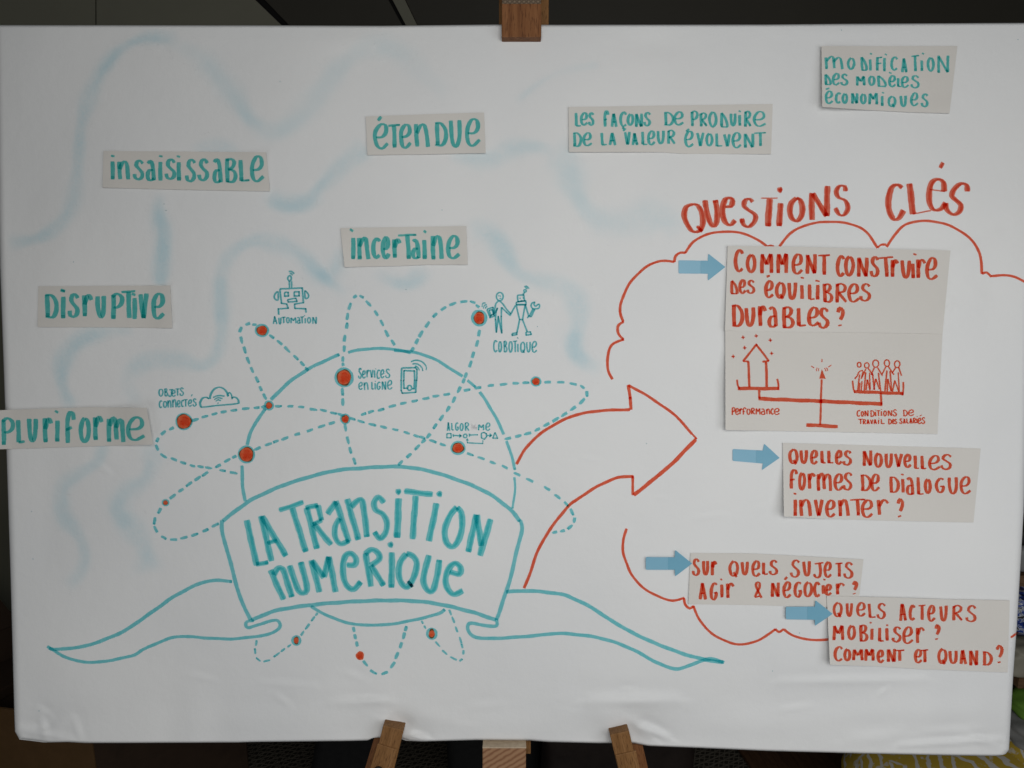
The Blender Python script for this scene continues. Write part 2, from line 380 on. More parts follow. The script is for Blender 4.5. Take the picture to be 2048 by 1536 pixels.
def word(text, fr, spec, parent, mat, w, t=None, hf=None, off=.00028, colour='teal', ang=8, pool=.7):
    """spec: 'ch x0 x1 y0 y1; . x y; \\' x0 y0 x1 y1' boxes read off the photograph"""
    k = Ink(hf, off); t = t or w*.42; sc = FR[fr][2]
    if w < 4: pool = .15
    elif mat is I_red: w *= 1.08; t *= 1.12
    else: w *= 1.07; t *= 1.2
    for it in spec.split(';'):
        f = it.split()
        if not f: continue
        v = [float(q) for q in f[1:]]
        if f[0] == '.':
            x, y = X(fr, v[0], v[1]); k.line([(x-w*.38, y-w*.12), (x+w*.38, y+w*.16)], w*.62, w*.55, ang, False); continue
        if f[0] == "'":
            k.line([X(fr, v[0], v[1]), X(fr, v[2], v[3])], w*.8, w*.5, ang, False); continue
        x0, y0 = X(fr, v[0], v[2]); x1, y1 = X(fr, v[1], v[3])
        if f[0] in 'iI': x0 += w*.3; x1 -= w*.3
        else: x0 += w*.40; x1 -= w*.40
        y0 += t*.4; y1 -= t*.4
        if w < 4: y0 -= t*.5; y1 += t*.5; x0 -= w*.12; x1 += w*.12
        jx = random.uniform(-.02, .02)
        for s_ in GL[f[0]].split(';'):
            kind, *ps = s_.split()
            q = []
            for p_ in ps:
                a, b = [float(z)/100 for z in p_.split(',')]
                a += random.uniform(-.018, .018) + jx*b; b += random.uniform(-.012, .012)
                q.append((x0+(x1-x0)*a, y0+(y1-y0)*b))
            if kind == 'c' and abs(q[0][0]-q[-1][0])+abs(q[0][1]-q[-1][1]) < .12*(x1-x0): q[-1] = (q[-1][0]+w*.1, q[-1][1]+w*.15)
            k.line(q, w, t, ang, kind == 'c', pool=pool if kind == 'l' else 0)
    return k.done('word', mat, parent, '%s handwritten word %s' % (colour, text))
# ------------------------------------------------------------------ blue chalk trails on the sheet
wash_n = 0
def wash(spec, wd, a=1.0, side=0):
    p = [tuple(map(float, q.split(','))) for q in spec.split()]
    q = catmull(p, 6); n = len(q); V, F, A = [], [], []; cs = [-1, -.75, -.5, -.25, 0, .25, .5, .75, 1]
    global wash_n; wash_n += 1; off = .00010+.000012*(wash_n % 12)
    ph = random.uniform(0, 6); L = 0
    for i, (x, y) in enumerate(q):
        b, c = q[max(0, i-1)], q[min(n-1, i+1)]; dx, dy = c[0]-b[0], c[1]-b[1]; m = math.hypot(dx, dy) or 1; dx /= m; dy /= m
        if i: L += math.hypot(x-q[i-1][0], y-q[i-1][1])
        hw = wd*1.06*(1+.22*math.sin(L/37+ph)+.12*math.sin(L/15+ph*2))
        end = min(1, 12*i/n, 12*(n-1-i)/n) if n > 24 else min(1, 4*i/n, 4*(n-1-i)/n)
        for s_ in cs:
            xx, yy = x-dy*hw*s_, y+dx*hw*s_
            V.append(P(xx, yy, hp(xx, yy)+off))
            pk = math.exp(-abs((s_-side*.3)/(.56 if s_*side >= 0 else .68))**3.4) - .02
            A.append(max(0, pk)*a*1.2*end*(.8+.2*math.sin(L/50+ph)) if abs(s_) < 1 else 0)
    k = len(cs)
    for i in range(n-1):
        for j in range(k-1): F.append((i*k+j, i*k+j+1, (i+1)*k+j+1, (i+1)*k+j))
    mk('chalk_trail', V, F, M_wash, sheet, attr=A)
wash_one = wash
def wash(spec, wd, a=1.0, side=0):
    wash_one(spec, wd*1.05, a*.66, side)
    q = [tuple(map(float, z.split(','))) for z in spec.split()]
    p = catmull(q, 12)
    if len(p) < 10: return
    for _ in range(max(2, len(p)//9)):
        i = random.randrange(0, len(p)-7); L = random.randint(6, 16); o = random.uniform(-.28, .28)*wd
        seg = p[i:i+L:3]
        if len(seg) < 3: continue
        wash_one(' '.join('%f,%f' % (x+o*.7, y+o*.5) for x, y in seg), wd*random.uniform(.5, .8), a*random.uniform(.25, .5), random.choice([-.5, 0, .5]))
wash('360,80 300,76 245,96 205,142 180,195 163,255 158,320 150,395 128,442 85,474 40,486 14,492', 21, 1.0, .4)
wash('12,483 40,482 75,476 110,462', 26, .55)
wash('330,80 400,115 455,175 490,225 535,262 590,238 640,190 690,125 745,92 800,104 850,150 900,190', 36, .38)
wash('530,260 560,262 600,240 630,205', 26, .4)
wash('470,180 490,225 505,245 540,258', 26, .4)
wash('380,300 412,294 450,298 478,320', 24, .7)
wash('536,392 575,405 615,398 650,365 690,325 735,290', 26, .95, .3)
wash('525,385 560,410 610,415 650,392', 22, .6)
wash('322,384 316,410 318,440 326,470 322,530 318,574', 24, 1.05, -.3)
wash('314,400 318,440 322,455', 26, .6)
wash('895,310 940,318 985,318 1020,300 1070,294 1110,305', 26, .6, -.3)
wash('1100,298 1135,325 1150,365 1165,410 1205,440 1255,443 1300,432 1335,440 1360,470', 40, .62, .3)
wash('1120,330 1150,385 1180,420', 40, .4)
wash('1030,205 1080,165 1130,142 1200,128', 12, .35)
wash('270,660 205,664 158,682 128,718 122,760 136,800 155,816', 25, .9, .3)
wash('255,800 252,768 268,738 305,720 360,722 405,730 434,706 445,660 443,600 443,550 462,508 505,482 555,488 605,515 640,548 665,570 700,590', 26, .85)
wash('560,478 600,505 632,540 650,555 672,530 688,495', 22, .55)
wash('600,540 640,560 672,560 690,520', 30, .4)
wash('750,538 775,560 810,568 842,550 856,532', 26, .95)
wash('770,545 810,560 850,540', 30, .4)
wash('934,462 968,462 995,480 1015,515 1040,548 1080,562 1125,572 1152,600 1158,645 1146,690 1165,722 1205,738', 30, .95)
wash('975,470 1005,505 1030,545', 34, .5)
wash('1130,640 1138,670 1150,700', 40, .2)
wash('205,880 195,920 160,945 128,972 122,1000 130,1035 155,1065 168,1100 168,1130 150,1158 130,1175', 22, .8, .3)
wash('290,885 305,920 292,960 255,985 236,1010 248,1040 275,1070 292,1105 303,1140', 30, .75, -.3)
wash('125,990 128,1020 140,1060', 30, .35)
wash('255,770 268,790 270,812', 30, .5)
wash('288,1090 295,1130 298,1150', 40, .45)
# ------------------------------------------------------------------ globe
def spl(fr, s): return pts(fr, s)
def strokes(name, mat, parent, items, w, t=None, label=None, hf=None, off=.00028, ang=8, pool=.25):
    k = Ink(hf, off); bo = 1.17 if mat in (I_teal, I_fine) else 1.1
    for it in items:
        fr, kind, s_ = it[:3]; ww = it[3] if len(it) > 3 else w; tt = (it[4] if len(it) > 4 else (t if t else ww)); ww *= bo; tt *= bo
        p = pts(fr, s_)
        if kind == 'c': k.line(p, ww, tt, ang, True, pool=pool)
        elif kind == 'o': k.line(p + [p[0]], ww, tt, ang, True, closed=True)
        elif kind == 'l': k.seg(p, ww, tt, ang, pool)
        elif kind == 'z': k.seg(p + [p[0]], ww, tt, ang)
        elif kind == 'f': k.poly(p)
        elif kind == 'e':
            (x, y) = p[0]; s0 = FR[fr][2]; v = [float(q) for q in s_.replace(',', ' ').split()]; rx, ry = v[2]/s0, v[3]/s0
            e = [(x+rx*math.cos(a*math.pi/5+.3), y+ry*math.sin(a*math.pi/5+.3)) for a in range(10)]
            k.line(e+[e[0]], ww, tt, ang, True, closed=True)
        elif kind == 'd':
            (x, y) = p[0]; k.disc(x, y, ww, tt)
    return k.done(name, mat, parent, label)
globe = strokes('globe_drawing', I_teal, sheet, [
 ('x', 'c', '696,705 724,699 762,697 790,699 822,706'), ('x', 'c', '788,701 824,704 862,715 894,733 925,753', 5.5)], 6, 5.2, 'teal top arc of a globe')
for it in [('x', 'c', '490,1003 485,968 484,931'), ('x', 'c', '494,890 500,868 513,843 531,817'), ('x', 'c', '542,800 574,768 612,741 649,722 679,709', 7), ('x', 'c', '935,761 951,774', 4.5),
 ('x', 'c', '959,784 974,805 992,836 1008,869', 5.5), ('x', 'c', '1013,882 1023,911 1030,940', 5), ('x', 'c', '1029,954 1030,980 1025,1017', 4),
 ('13', 'c', '440,245 600,330 780,385 920,392 1060,388 1250,355 1450,305 1512,265', 6.5)]: strokes('arc', I_teal, globe, [it], 6, 5.2)
def dashes(fr, s_, ln=14.5, w=6.9):
    k = Ink(); c = pts(fr, s_)
    for i, (x, y) in enumerate(c):
        a, b = c[max(0, i-1)], c[min(len(c)-1, i+1)]; dx, dy = b[0]-a[0], b[1]-a[1]; m = math.hypot(dx, dy) or 1
        L = min(ln, .36*m if 0 < i < len(c)-1 else .68*m)*random.uniform(.85, 1.12)/2; dx *= L/m; dy *= L/m
        ja = random.uniform(-.6, .6)
        k.line([(x-dx, y-dy+ja), (x+ja*.5, y-ja*.4), (x+dx, y+dy)], w, w*.8, 20, True, taper=random.choice([(.7, 1), (1, .45), (.8, .6), (.6, .9)]))
        if random.random() < .35: k.coat = 1; k.line([(x+dx*.45, y+dy*.45), (x+dx, y+dy)], w*.8, w*.6, 20, False); k.coat = 0
    return k.done('dashed_orbit', I_teal, globe)
dashes('02', '1560,287 1640,260 1715,240 1790,222 1870,210 1965,198 2052,189 2110,182')
dashes('12', '180,178 275,178 360,185 460,203 540,210 620,232 680,246 772,280 840,300 930,325 1020,345 1115,365 1205,390 1285,415 1330,428 1415,458 1495,485')
dashes('12', '1715,562 1800,592 1895,630 1990,665 2088,722 2190,770 2328,835 2410,900 2482,960 2528,1025 2548,1090 2512,1145 2453,1175 2388,1188')
dashes('02', '1370,358 1305,390 1260,445 1255,510 1310,575 1390,603 1465,630 1540,655 1605,662 1670,672 1780,693 1870,712')
dashes('12', '860,240 920,222 1000,205 1090,178 1178,155 1270,135 1358,115 1440,97 1525,82 1690,48 1775,30 1880,12 1980,3 2078,-6 2160,-9')
dashes('22', '285,-14 390,-14 490,0 562,22 600,80 560,138 487,195 418,243 350,285 275,325 203,365 125,398 50,415 -33,435')
dashes('12', '608,312 525,340 430,370 330,403 230,437 160,460 100,483 10,517')
dashes('02', '1875,583 1818,610 1745,655 1640,722 1580,755 1512,803 1448,850 1382,900')
dashes('02', '1275,1015 1237,1095 1245,1162 1310,1230 1388,1245 1470,1230 1558,1205 1643,1170 1722,1130')
dashes('11', '698,1380 695,1335 705,1255 708,1170 727,1070 730,995 750,915 790,838 845,838 900,893 962,970 1008,1048 1045,1130 1095,1205')
dashes('12', '692,62 695,145'); dashes('12', '716,350 735,450 755,530 787,617')
dashes('11', '1772,912 1733,880 1662,877 1575,897 1502,932 1433,985 1372,1060 1320,1135 1287,1195 1252,1258')
dashes('11', '1785,1127 1768,1210 1738,1303 1715,1375 1678,1465 1660,1510 1625,1581 1583,1664 1537,1738 1485,1806 1433,1874 1380,1951 1340,1993 1290,2043 1225,2109 1155,2168')
dashes('11', '125,1157 190,1205 250,1262 318,1325 370,1375 405,1415')
dashes('01', '2035,1060 1980,1055 1925,1100 1930,1185 1958,1265 1985,1348 2015,1425 2058,1500 2085,1571 2118,1636')
dashes('13', '485,305 457,342 410,405 370,460', w=5.2); dashes('13', '265,558 215,593 165,630 85,680 18,668 -8,600 2,535', w=4.8)
dashes('13', '782,428 793,485 808,545'); dashes('13', '877,700 940,770 1030,778 1095,712 1127,638 1160,555 1182,478 1198,420')
dashes('13', '1330,370 1352,410', w=4.8); dashes('13', '1453,545 1510,612 1580,660 1640,672 1660,610 1648,560 1635,512 1605,428 1577,350 1553,290', w=5)
def dot(x, y, ro, rx, ry, ringw):
    k = Ink()
    if ringw:
        n = 12; r0 = ro-ringw/2
        asp = 1.06 if ry > rx else (.93 if rx > ry else 1)
        e = [(x+r0*math.cos(i*2*math.pi/n), y+r0*asp*math.sin(i*2*math.pi/n)) for i in range(n)]
        k.line(e+[e[0]], ringw+1, ringw*.85+.9, 30, True, closed=True)
        ring = k.done('ring', I_teal, globe)
    d = Ink(off=.0006); d.disc(x, y, rx, ry, .05)
    if rx > 7:
        d.coat = 1; a = random.uniform(0, 3); d.disc(x+rx*.15*math.cos(a), y+ry*.15*math.sin(a), rx*.62, ry*.66, .12)
        for j in range(3): d.line([(x-rx*.5, y+(j-1)*ry*.45), (x+rx*.1, y+(j-1.25)*ry*.42), (x+rx*.6, y+(j-.9)*ry*.4)], 1.6, 1.3, 8, True)
    d.done('red_dot', I_reddot, globe)
for a in [(368, 843, 17, 15, 15, 3), (493, 909, 17, 14.5, 15, 4), (538, 811, 9.5, 6.5, 7, 3.5), (688, 755, 19, 14.5, 16.5, 5.5), (690.5, 838, 10, 7.5, 8, 3), (916, 896, 15, 12, 10.5, 4.5),
          (958.5, 636, 16, 10.7, 13.2, 5.5), (524, 661, 14, 10.8, 9.8, 4), (1072, 763, 10.5, 8, 7.5, 3), (331, 1005.5, 7.4, 5, 4.8, 2.5), (592.5, 1281, 10, 5, 8, 4.5),
          (720, 1311.5, 8, 8.3, 8.8, 0), (863.5, 1267.5, 11.5, 6, 10, 5)]: dot(*a)
# ------------------------------------------------------------------ banner
ban = strokes('banner_drawing', I_teal, sheet, [
 ('x', 'c', '445,1042 490,1008 512,995 574,968 662,943 730,936 799,933.5 862,943 937,968 982,990 1018,1017 1040,1042', 7.2, 6.6),
 ('x', 'c', '1041,1040 1044,1058 1039,1082 1031,1110 1024,1145 1012,1184 993,1240', 6.8, 5), ('x', 'c', '444,1040 445,1068 457,1110 468,1152 480,1194 501,1240', 7, 5.5),
 ('x', 'c', '502,1241 530,1229 562,1219 632,1209 712,1203 787,1201 849,1204 900,1213 950,1226 992,1240', 7, 6.8),
 ('x', 'c', '508,1241 494,1243 491,1250 496,1256 512,1251 542,1242 556,1242 560,1254 542,1267 512,1273 462,1278 412,1276 360,1273 325,1282 287,1299 262,1312 200,1324 162,1323 135,1316 107,1301 94,1293', 6, 5.2),
 ('x', 'c', '98,1296 108,1299 137,1297 175,1291 212,1278 250,1261 300,1227 350,1192 400,1167 430,1161 464,1163', 7, 5.8),
 ('x', 'c', '992,1237 993,1251 974,1252 944,1246 936,1250 937,1262 948,1273 974,1277 1024,1275 1074,1271 1124,1267 1199,1276 1261,1297 1311,1324 1346,1337 1366,1336 1399,1323 1424,1318 1448,1325', 6.3, 6),
 ('x', 'c', '1012,1184 1024,1183 1062,1182 1119,1188 1149,1198 1186,1217 1224,1242 1274,1270 1324,1292 1374,1310 1414,1320 1446,1325', 7.2, 6.4)], 7, 6, 'teal outline of a ribbon banner')
def bigword(text, fr, items, parent, mat, w, t, ang, name='word', colour='teal', passes=1):
    k = Ink(off=.0003); k2 = Ink(off=.0006)
    for it in items:
        kind, s_ = it[:2]; ww = w*(it[2] if len(it) > 2 else 1); p = pts(fr, s_); tt = t*(it[2] if len(it) > 2 else 1)
        if kind == 'dot': k.disc(p[0][0], p[0][1], ww*.46, ww*.5, .08); k.disc(p[0][0]+.8, p[0][1]+.6, ww*.3, ww*.3, .1); continue
        if kind == 'thin': k.line(p, w*.45, t*.5, ang, False); continue
        sm = kind == 'c'
        segs = [p] if sm else [[p[i], p[i+1]] for i in range(len(p)-1)]
        for q in segs:
            k.line(q, ww, tt, ang, sm, pool=.6)
            o = ww*.10*random.choice([-1, 1])
            k.coat = 1; k.line([(x+o, y+o*.2) for x, y in q], ww*.42, tt*.42, ang, sm); k.coat = 0
    o = k.done(name, mat, parent, '%s handwritten word %s' % (colour, text)); return o
bigword('LA', 'b', [('l', '88,305 165,650'), ('l', '158,640 252,625', .85), ('l', '198,272 277,615'), ('l', '205,275 388,578'), ('l', '245,478 322,458', .75)], ban, I_big, 12.8, 11, 8)
bigword('TRANSITION', 'b', [
 ('l', '335,230 520,168', .85), ('l', '435,215 538,545'), ('l', '543,208 622,522'), ('l', '532,212 630,192', .9), ('l', '628,190 658,308', .9), ('l', '660,306 590,338', .8), ('l', '597,335 730,490'),
 ('l', '703,258 768,165'), ('l', '766,160 862,468'), ('c', '792,290 762,350 760,430 800,485 868,460', .9), ('l', '850,145 937,455'), ('c', '880,205 925,158 965,160 985,290 1002,432'),
 ('c', '1130,172 1090,130 1055,170 1065,225 1120,258 1152,320 1140,400 1100,445 1058,392', .95), ('l', '1241,138 1230,440', 1.1), ('dot', '1239,89'),
 ('l', '1285,85 1500,110', 1.05), ('l', '1371,120 1346,450'), ('l', '1530,175 1470,465'), ('dot', '1551,106'),
 ('c', '1685,208 1630,270 1592,380 1602,470 1650,508 1695,460 1722,350 1718,250 1685,208'), ('l', '1832,262 1768,546'), ('l', '1835,265 1868,500'), ('l', '1940,295 1858,576')], ban, I_big, 12.8, 11, 8)
bigword('NUMERIQUE', 'b', [
 ('l', '268,682 368,908'), ('c', '296,720 325,672 362,680 395,770 432,888'), ('c', '415,648 450,760 485,840 518,860 545,835 530,740 498,622'),
 ('l', '578,608 642,852'), ('l', '582,612 675,740'), ('l', '675,738 712,582'), ('l', '712,582 764,850'), ('c', '848,645 905,642 918,600 885,560 842,572 818,640 825,740 855,808 902,828 955,772'),
 ('l', '990,555 1032,808'), ('c', '985,562 1035,528 1085,555 1092,600 1030,648'), ('l', '1030,648 1128,802'), ('l', '1190,548 1187,818'), ('dot', '1180,491'),
 ('c', '1300,558 1255,620 1242,710 1262,785 1305,812 1355,740 1378,630 1348,575 1300,558'), ('c', '1472,570 1442,680 1430,780 1465,842 1505,830 1532,730 1551,605'),
 ('c', '1628,698 1702,714 1712,665 1670,632 1620,675 1598,760 1615,830 1660,868 1730,838')], ban, I_big, 12.8, 11, 8)
strokes('letter_tail', I_dark, ban, [('b', 'l', '1312,765 1346,812')], 6.5, 5, 'dark tail of the letter Q', off=.001)
# ------------------------------------------------------------------ small drawings on the sheet
rob = strokes('robot_drawing', I_fine, sheet, [
 ('11', 'l', '192,775 370,768 380,885 308,897 310,930 398,935 402,965'), ('11', 'l', '192,775 203,890 246,897 258,930 178,935 181,982'), ('11', 'z', '228,803 258,803 260,833 229,835'),
 ('11', 'z', '305,798 345,798 346,831 307,832'), ('11', 'z', '250,862 318,850 328,875 258,880'), ('11', 'o', '175,800 150,822 150,852 176,863'), ('11', 'o', '393,790 420,822 416,845 393,850'),
 ('11', 'l', '265,712 268,768'), ('11', 'l', '283,712 286,768'), ('11', 'e', '268,690 15,20'), ('11', 'c', '262,637 285,636 306,654', 2), ('11', 'c', '270,652 284,654 292,668', 1.8)], 3.1, 2.8, 'robot head with antenna')
word('AUTOMATION', '11', "A 130 175 995 1055;U 178 205 1005 1055;T 200 240 1000 1050;O 240 270 1003 1045;M 275 325 1005 1050;a 325 358 1003 1050;T 350 388 998 1050;i 388 400 1010 1050;. 388 988;O 408 440 1003 1048;N 448 490 1000 1055", sheet, I_fine, 3.2, 2.4)
strokes('person_and_robot_drawing', I_fine, sheet, [
 ('r', 'e', '572,318 66,78'), ('r', 'l', '545,290 560,320', 1.4), ('r', 'l', '573,290 590,322', 1.4), ('r', 'c', '570,345 585,358 598,345', 1.6), ('r', 'c', '552,402 500,450 478,540 458,640'),
 ('r', 'c', '560,400 630,460 700,560 785,650'), ('r', 'l', '780,690 700,620 605,525'), ('r', 'l', '603,520 600,700 610,1030'), ('r', 'l', '608,1025 545,700 505,1012'), ('r', 'l', '505,1012 490,760 500,620 528,530'),
 ('r', 'c', '525,540 490,610 455,660', 3), ('r', 'z', '325,565 440,525 470,690 385,725'), ('r', 'z', '368,578 425,570 448,662 415,668 398,690'), ('r', 'c', '300,440 245,450 230,520', 1.8), ('r', 'c', '325,475 275,490 260,548', 1.8),
 ('r', 'c', '335,508 305,520 298,550', 1.8), ('r', 'z', '910,295 1030,288 1045,400 925,415'), ('r', 'z', '890,425 1072,402 1075,472 890,470'), ('r', 'l', '888,480 1075,478', 3.4), ('r', 'l', '948,350 976,352', 2),
 ('r', 'l', '1010,345 1032,345', 2), ('r', 'l', '968,402 1010,400', 2.2), ('r', 'l', '1015,285 1048,232', 3), ('r', 'e', '1058,208 22,24'), ('r', 'c', '1042,132 1085,120 1134,165', 2), ('r', 'c', '1060,155 1082,154 1102,174', 2),
 ('r', 'l', '885,488 955,762 1010,762 1058,485'), ('r', 'l', '875,480 778,670'), ('r', 'l', '1065,485 1128,690 1100,735'), ('r', 'l', '950,765 902,1012'), ('r', 'l', '1010,765 1098,992'),
 ('r', 'z', '805,1030 895,1015 900,1048 815,1065'), ('r', 'z', '1075,998 1160,995 1175,1045 1080,1060'), ('r', 'l', '1170,712 1242,562'), ('r', 'l', '1142,692 1212,552'), ('r', 'l', '1132,690 1172,712'),
 ('r', 'c', '1252,425 1195,440 1175,500 1208,548 1260,552 1320,540 1336,485 1312,458'), ('r', 'c', '1252,425 1228,460 1258,502 1312,460')], 2.9, 2.6, 'person holding a phone beside a robot with a wrench')
word('COBOTIQUE', 'r', "C 445 530 1155 1380;O 540 615 1180 1380;B 640 720 1175 1380;O 738 820 1180 1385;T 815 915 1165 1380;i 903 937 1225 1385;. 920 1118;Q 963 1062 1190 1400;U 1075 1170 1190 1385;e 1180 1295 1180 1385", sheet, I_fine, 3.4, 2.6)
word('SERVICES', 'v', "s 108 155 240 375;e 158 210 275 368;r 215 262 265 360;v 260 312 262 365;i 318 335 270 365;. 340 250;c 350 400 262 378;e 400 458 262 368;s 465 532 250 368", sheet, I_fine, 3.2, 2.4)
word('EN', 'v', "e 110 172 430 520;n 180 245 430 525", sheet, I_fine, 3.2, 2.4)
word('LIGNE', 'v', "L 280 322 425 520;i 322 342 440 520;. 335 412;G 352 410 425 520;N 415 482 415 525;e 490 565 405 515", sheet, I_fine, 3.2, 2.4)
strokes('phone_drawing', I_fine, sheet, [
 ('v', 'l', '680,240 862,232 885,255 880,400 866,560 690,570 678,540 676,400 682,240'), ('v', 'l', '765,505 715,507 710,400 715,275 850,275 855,400 845,512 815,510'), ('v', 'e', '788,500 27,32'),
 ('v', 'c', '858,210 898,232 916,272', 1.9), ('v', 'c', '825,182 890,186 945,228 964,278', 1.9), ('v', 'c', '805,156 870,136 950,155 1005,215 1006,268', 1.9)], 3.1, 2.8, 'phone with signal waves')
word('ALGORITHME', 'v', "A 1278 1328 958 1068;L 1335 1378 965 1060;G 1388 1440 960 1060;O 1448 1502 970 1065;R 1512 1577 962 1065;M 1688 1778 985 1060;e 1788 1858 965 1060", sheet, I_fine, 3.2, 2.4)['label'] = 'teal handwritten word ALGOR ME with two letters rubbed out'
strokes('smudge', I_grey, sheet, [('v', 'l', '1595,985 1640,1000 1668,982', 4), ('v', 'l', '1612,990 1622,1052', 6), ('v', 'l', '1650,985 1655,1055', 6), ('v', 'l', '1600,1010 1680,1030', 6)], 4, 4, 'grey smudge of erased letters')
strokes('flow_chart_drawing', I_fine, sheet, [
 ('v', 'z', '1280,1105 1335,1105 1335,1160 1280,1160'), ('v', 'l', '1365,1130 1465,1135'), ('v', 'l', '1365,1112 1368,1148'), ('v', 'l', '1445,1112 1468,1135 1440,1156'), ('v', 'e', '1523,1135 23,24'),
 ('v', 'l', '1575,1102 1580,1145'), ('v', 'l', '1578,1125 1692,1121'), ('v', 'z', '1735,1100 1770,1090 1802,1105 1805,1145 1775,1180 1738,1162'), ('v', 'l', '1808,1128 1866,1130'), ('v', 'l', '1845,1105 1868,1130 1840,1152'),
 ('v', 'z', '1915,1088 1888,1165 1950,1166'), ('v', 'l', '1756,1190 1755,1236 1552,1227 1550,1182', 1.8), ('v', 'f', '1528,1197 1550,1163 1573,1197')], 2.5, 2.3, 'small flow chart of shapes and arrows')
word('OBJETS', '02', "O 1267 1307 40 97;B 1312 1345 38 95;J 1345 1388 42 100;e 1372 1408 50 97;T 1400 1440 38 92;S 1436 1472 30 92", sheet, I_fine, 3.2, 2.4)
word('CONNECTES', '02', "C 1270 1300 133 190;O 1303 1336 138 188;n 1338 1372 133 188;n 1376 1414 125 186;e 1415 1446 133 183;c 1447 1472 130 181;T 1463 1505 125 180;e 1504 1538 126 178;' 1538 82 1530 98;S 1540 1574 118 176", sheet, I_fine, 3.2, 2.4)
strokes('cloud_drawing', I_fine, sheet, [
 ('02', 'l', '1606,186 1908,156', 4.4), ('02', 'c', '1608,186 1600,150 1618,116 1645,107 1672,118', 4), ('02', 'c', '1678,122 1684,85 1712,42 1752,26 1792,40 1815,70 1825,100', 4), ('02', 'c', '1820,82 1838,70 1852,92 1858,122', 2.8),
 ('02', 'c', '1850,112 1880,106 1904,126 1910,158', 4), ('02', 'c', '1702,108 1748,92 1796,98', 1.6), ('02', 'c', '1714,124 1746,110 1780,118', 1.6), ('02', 'c', '1726,140 1746,126 1766,136', 1.6), ('02', 'd', '1745,153', 1.2, 1.2)], 3, 2.6, 'small cloud with wireless sign')
# ------------------------------------------------------------------ red drawings on the sheet
strokes('arrow_drawing', I_red, sheet, [
 ('22', 'c', '35,640 100,530 200,420 340,325 500,252 700,215 945,205', 5.4, 5.4), ('22', 'l', '955,205 945,110 930,8', 6, 4), ('22', 'c', '930,10 1060,80 1180,160 1310,255 1440,400', 5, 5), ('22', 'l', '1440,400 1478,440', 3.5),
 ('22', 'c', '1472,442 1390,525 1300,620 1190,715 1080,805 975,888', 7.5, 6.5), ('22', 'l', '968,890 965,735', 5, 4), ('22', 'c', '972,738 900,742 820,757 710,805 600,870 520,925 440,990 300,1170 200,1350 140,1530 95,1635', 5.6, 5.6)],
 5, label='red outlined curved arrow')
strokes('cloud_outline', I_red, sheet, [
 ('21', 'c', '805,1500 768,1420 766,1320 800,1222 895,1180'), ('21', 'c', '893,1182 852,1130 850,1070 893,1038'), ('21', 'c', '890,1038 866,960 880,860 950,720 1060,610 1180,553 1300,560'), ('21', 'c', '1299,560 1310,512 1345,486 1388,488'),
 ('21', 'c', '1385,488 1450,400 1560,340 1700,317 1850,332 1960,380 2048,440'), ('31', 'c', '0,437 22,431 48,440'), ('31', 'c', '92,438 180,330 330,258 520,238 700,268 800,335 878,448'), ('31', 'c', '878,446 905,422 945,420', 3.2),
 ('31', 'c', '950,440 1020,335 1120,252 1290,232 1460,272 1600,358 1690,480 1712,655'), ('31', 'c', '1712,655 1750,645 1788,678', 4.5), ('31', 'c', '1786,672 1900,667 1985,682 2080,735'),
], 5.2, 4.4, 'upper half of the red scalloped cloud outline')
strokes('cloud_outline', I_red, sheet, [
 ('x', 'c', '1253,1057 1247,1080 1246,1105 1254,1128 1265,1152 1286,1175 1319,1194 1346,1201 1369,1196', 5), ('23', 'c', '1378,178 1385,228 1420,260 1454,240'), ('23', 'c', '1452,240 1500,350 1600,460 1740,532 1850,546 1960,520 2052,466 2108,425', 4.8),
 ('33', 'c', '58,425 90,447 128,422', 4.2), ('33', 'c', '128,428 200,475 330,510 500,508', 5)], 5.2, 4.4, 'lower half of the red scalloped cloud outline')
strokes('cloud_outline', I_red, sheet, [('33', 'l', '1942,492 2002,448', 4)], 4.4, 3.8)
def qtitle(text, items): return bigword(text, 'q', items, sheet, I_redbig, 12.2, 5.2, 5, colour='red')
qtitle('QUESTIONS', [
 ('c', '150,325 108,345 95,400 115,462 150,505 195,500 217,450 205,370 180,330 150,325', .95), ('l', '178,470 215,505', .8), ('c', '232,298 245,380 265,445 290,472 310,440 310,370 300,298', .95), ('c', '365,342 402,338 415,308 402,285 372,288 350,330 350,395 368,445 398,462 430,432'),
 ('c', '545,312 528,292 500,298 490,335 520,365 562,398 558,440 520,475 485,458 474,420', .9), ('thin', '600,286 712,284'), ('l', '658,290 648,472', 1.1), ('l', '730,318 722,470'), ('dot', '726,230'),
 ('c', '835,285 800,320 792,370 808,420 840,436 868,400 875,340 858,295 835,285'), ('l', '936,250 938,428'), ('l', '945,255 1035,405'), ('l', '1040,205 1036,405'), ('c', '1160,240 1155,210 1120,205 1098,240 1115,280 1158,302 1175,350 1150,395 1120,395 1092,350', .85)])
qtitle('CLES', [
 ('c', '1535,218 1505,198 1465,215 1444,290 1450,370 1480,424 1515,415 1545,365', 1.05), ('l', '1582,188 1606,392', 1.1), ('thin', '1605,388 1725,368'), ('thin', '1715,226 1815,242'), ('c', '1812,242 1805,180 1770,160 1730,185 1712,250 1716,320 1745,362 1790,355 1820,315'),
 ('l', '1803,50 1785,85', .7), ('c', '1965,240 1960,200 1925,190 1880,222 1862,268 1892,300 1922,332 1912,372 1872,393 1832,365 1820,318', 1)])
for x, y in [(66, 1118), (63, 1023), (78, 1422), (332, 421), (328, 408), (1075, 653), (1293, 887), (1035, 675), (812, 579), (884, 420), (2036, 79), (1599, 1266), (1545, 1342), (560, 163), (147, 524), (1683, 60)]:
    sp = Ink(); sp.disc(x, y, .9, .8, .2, 8); sp.done('speck', I_dark, sheet)
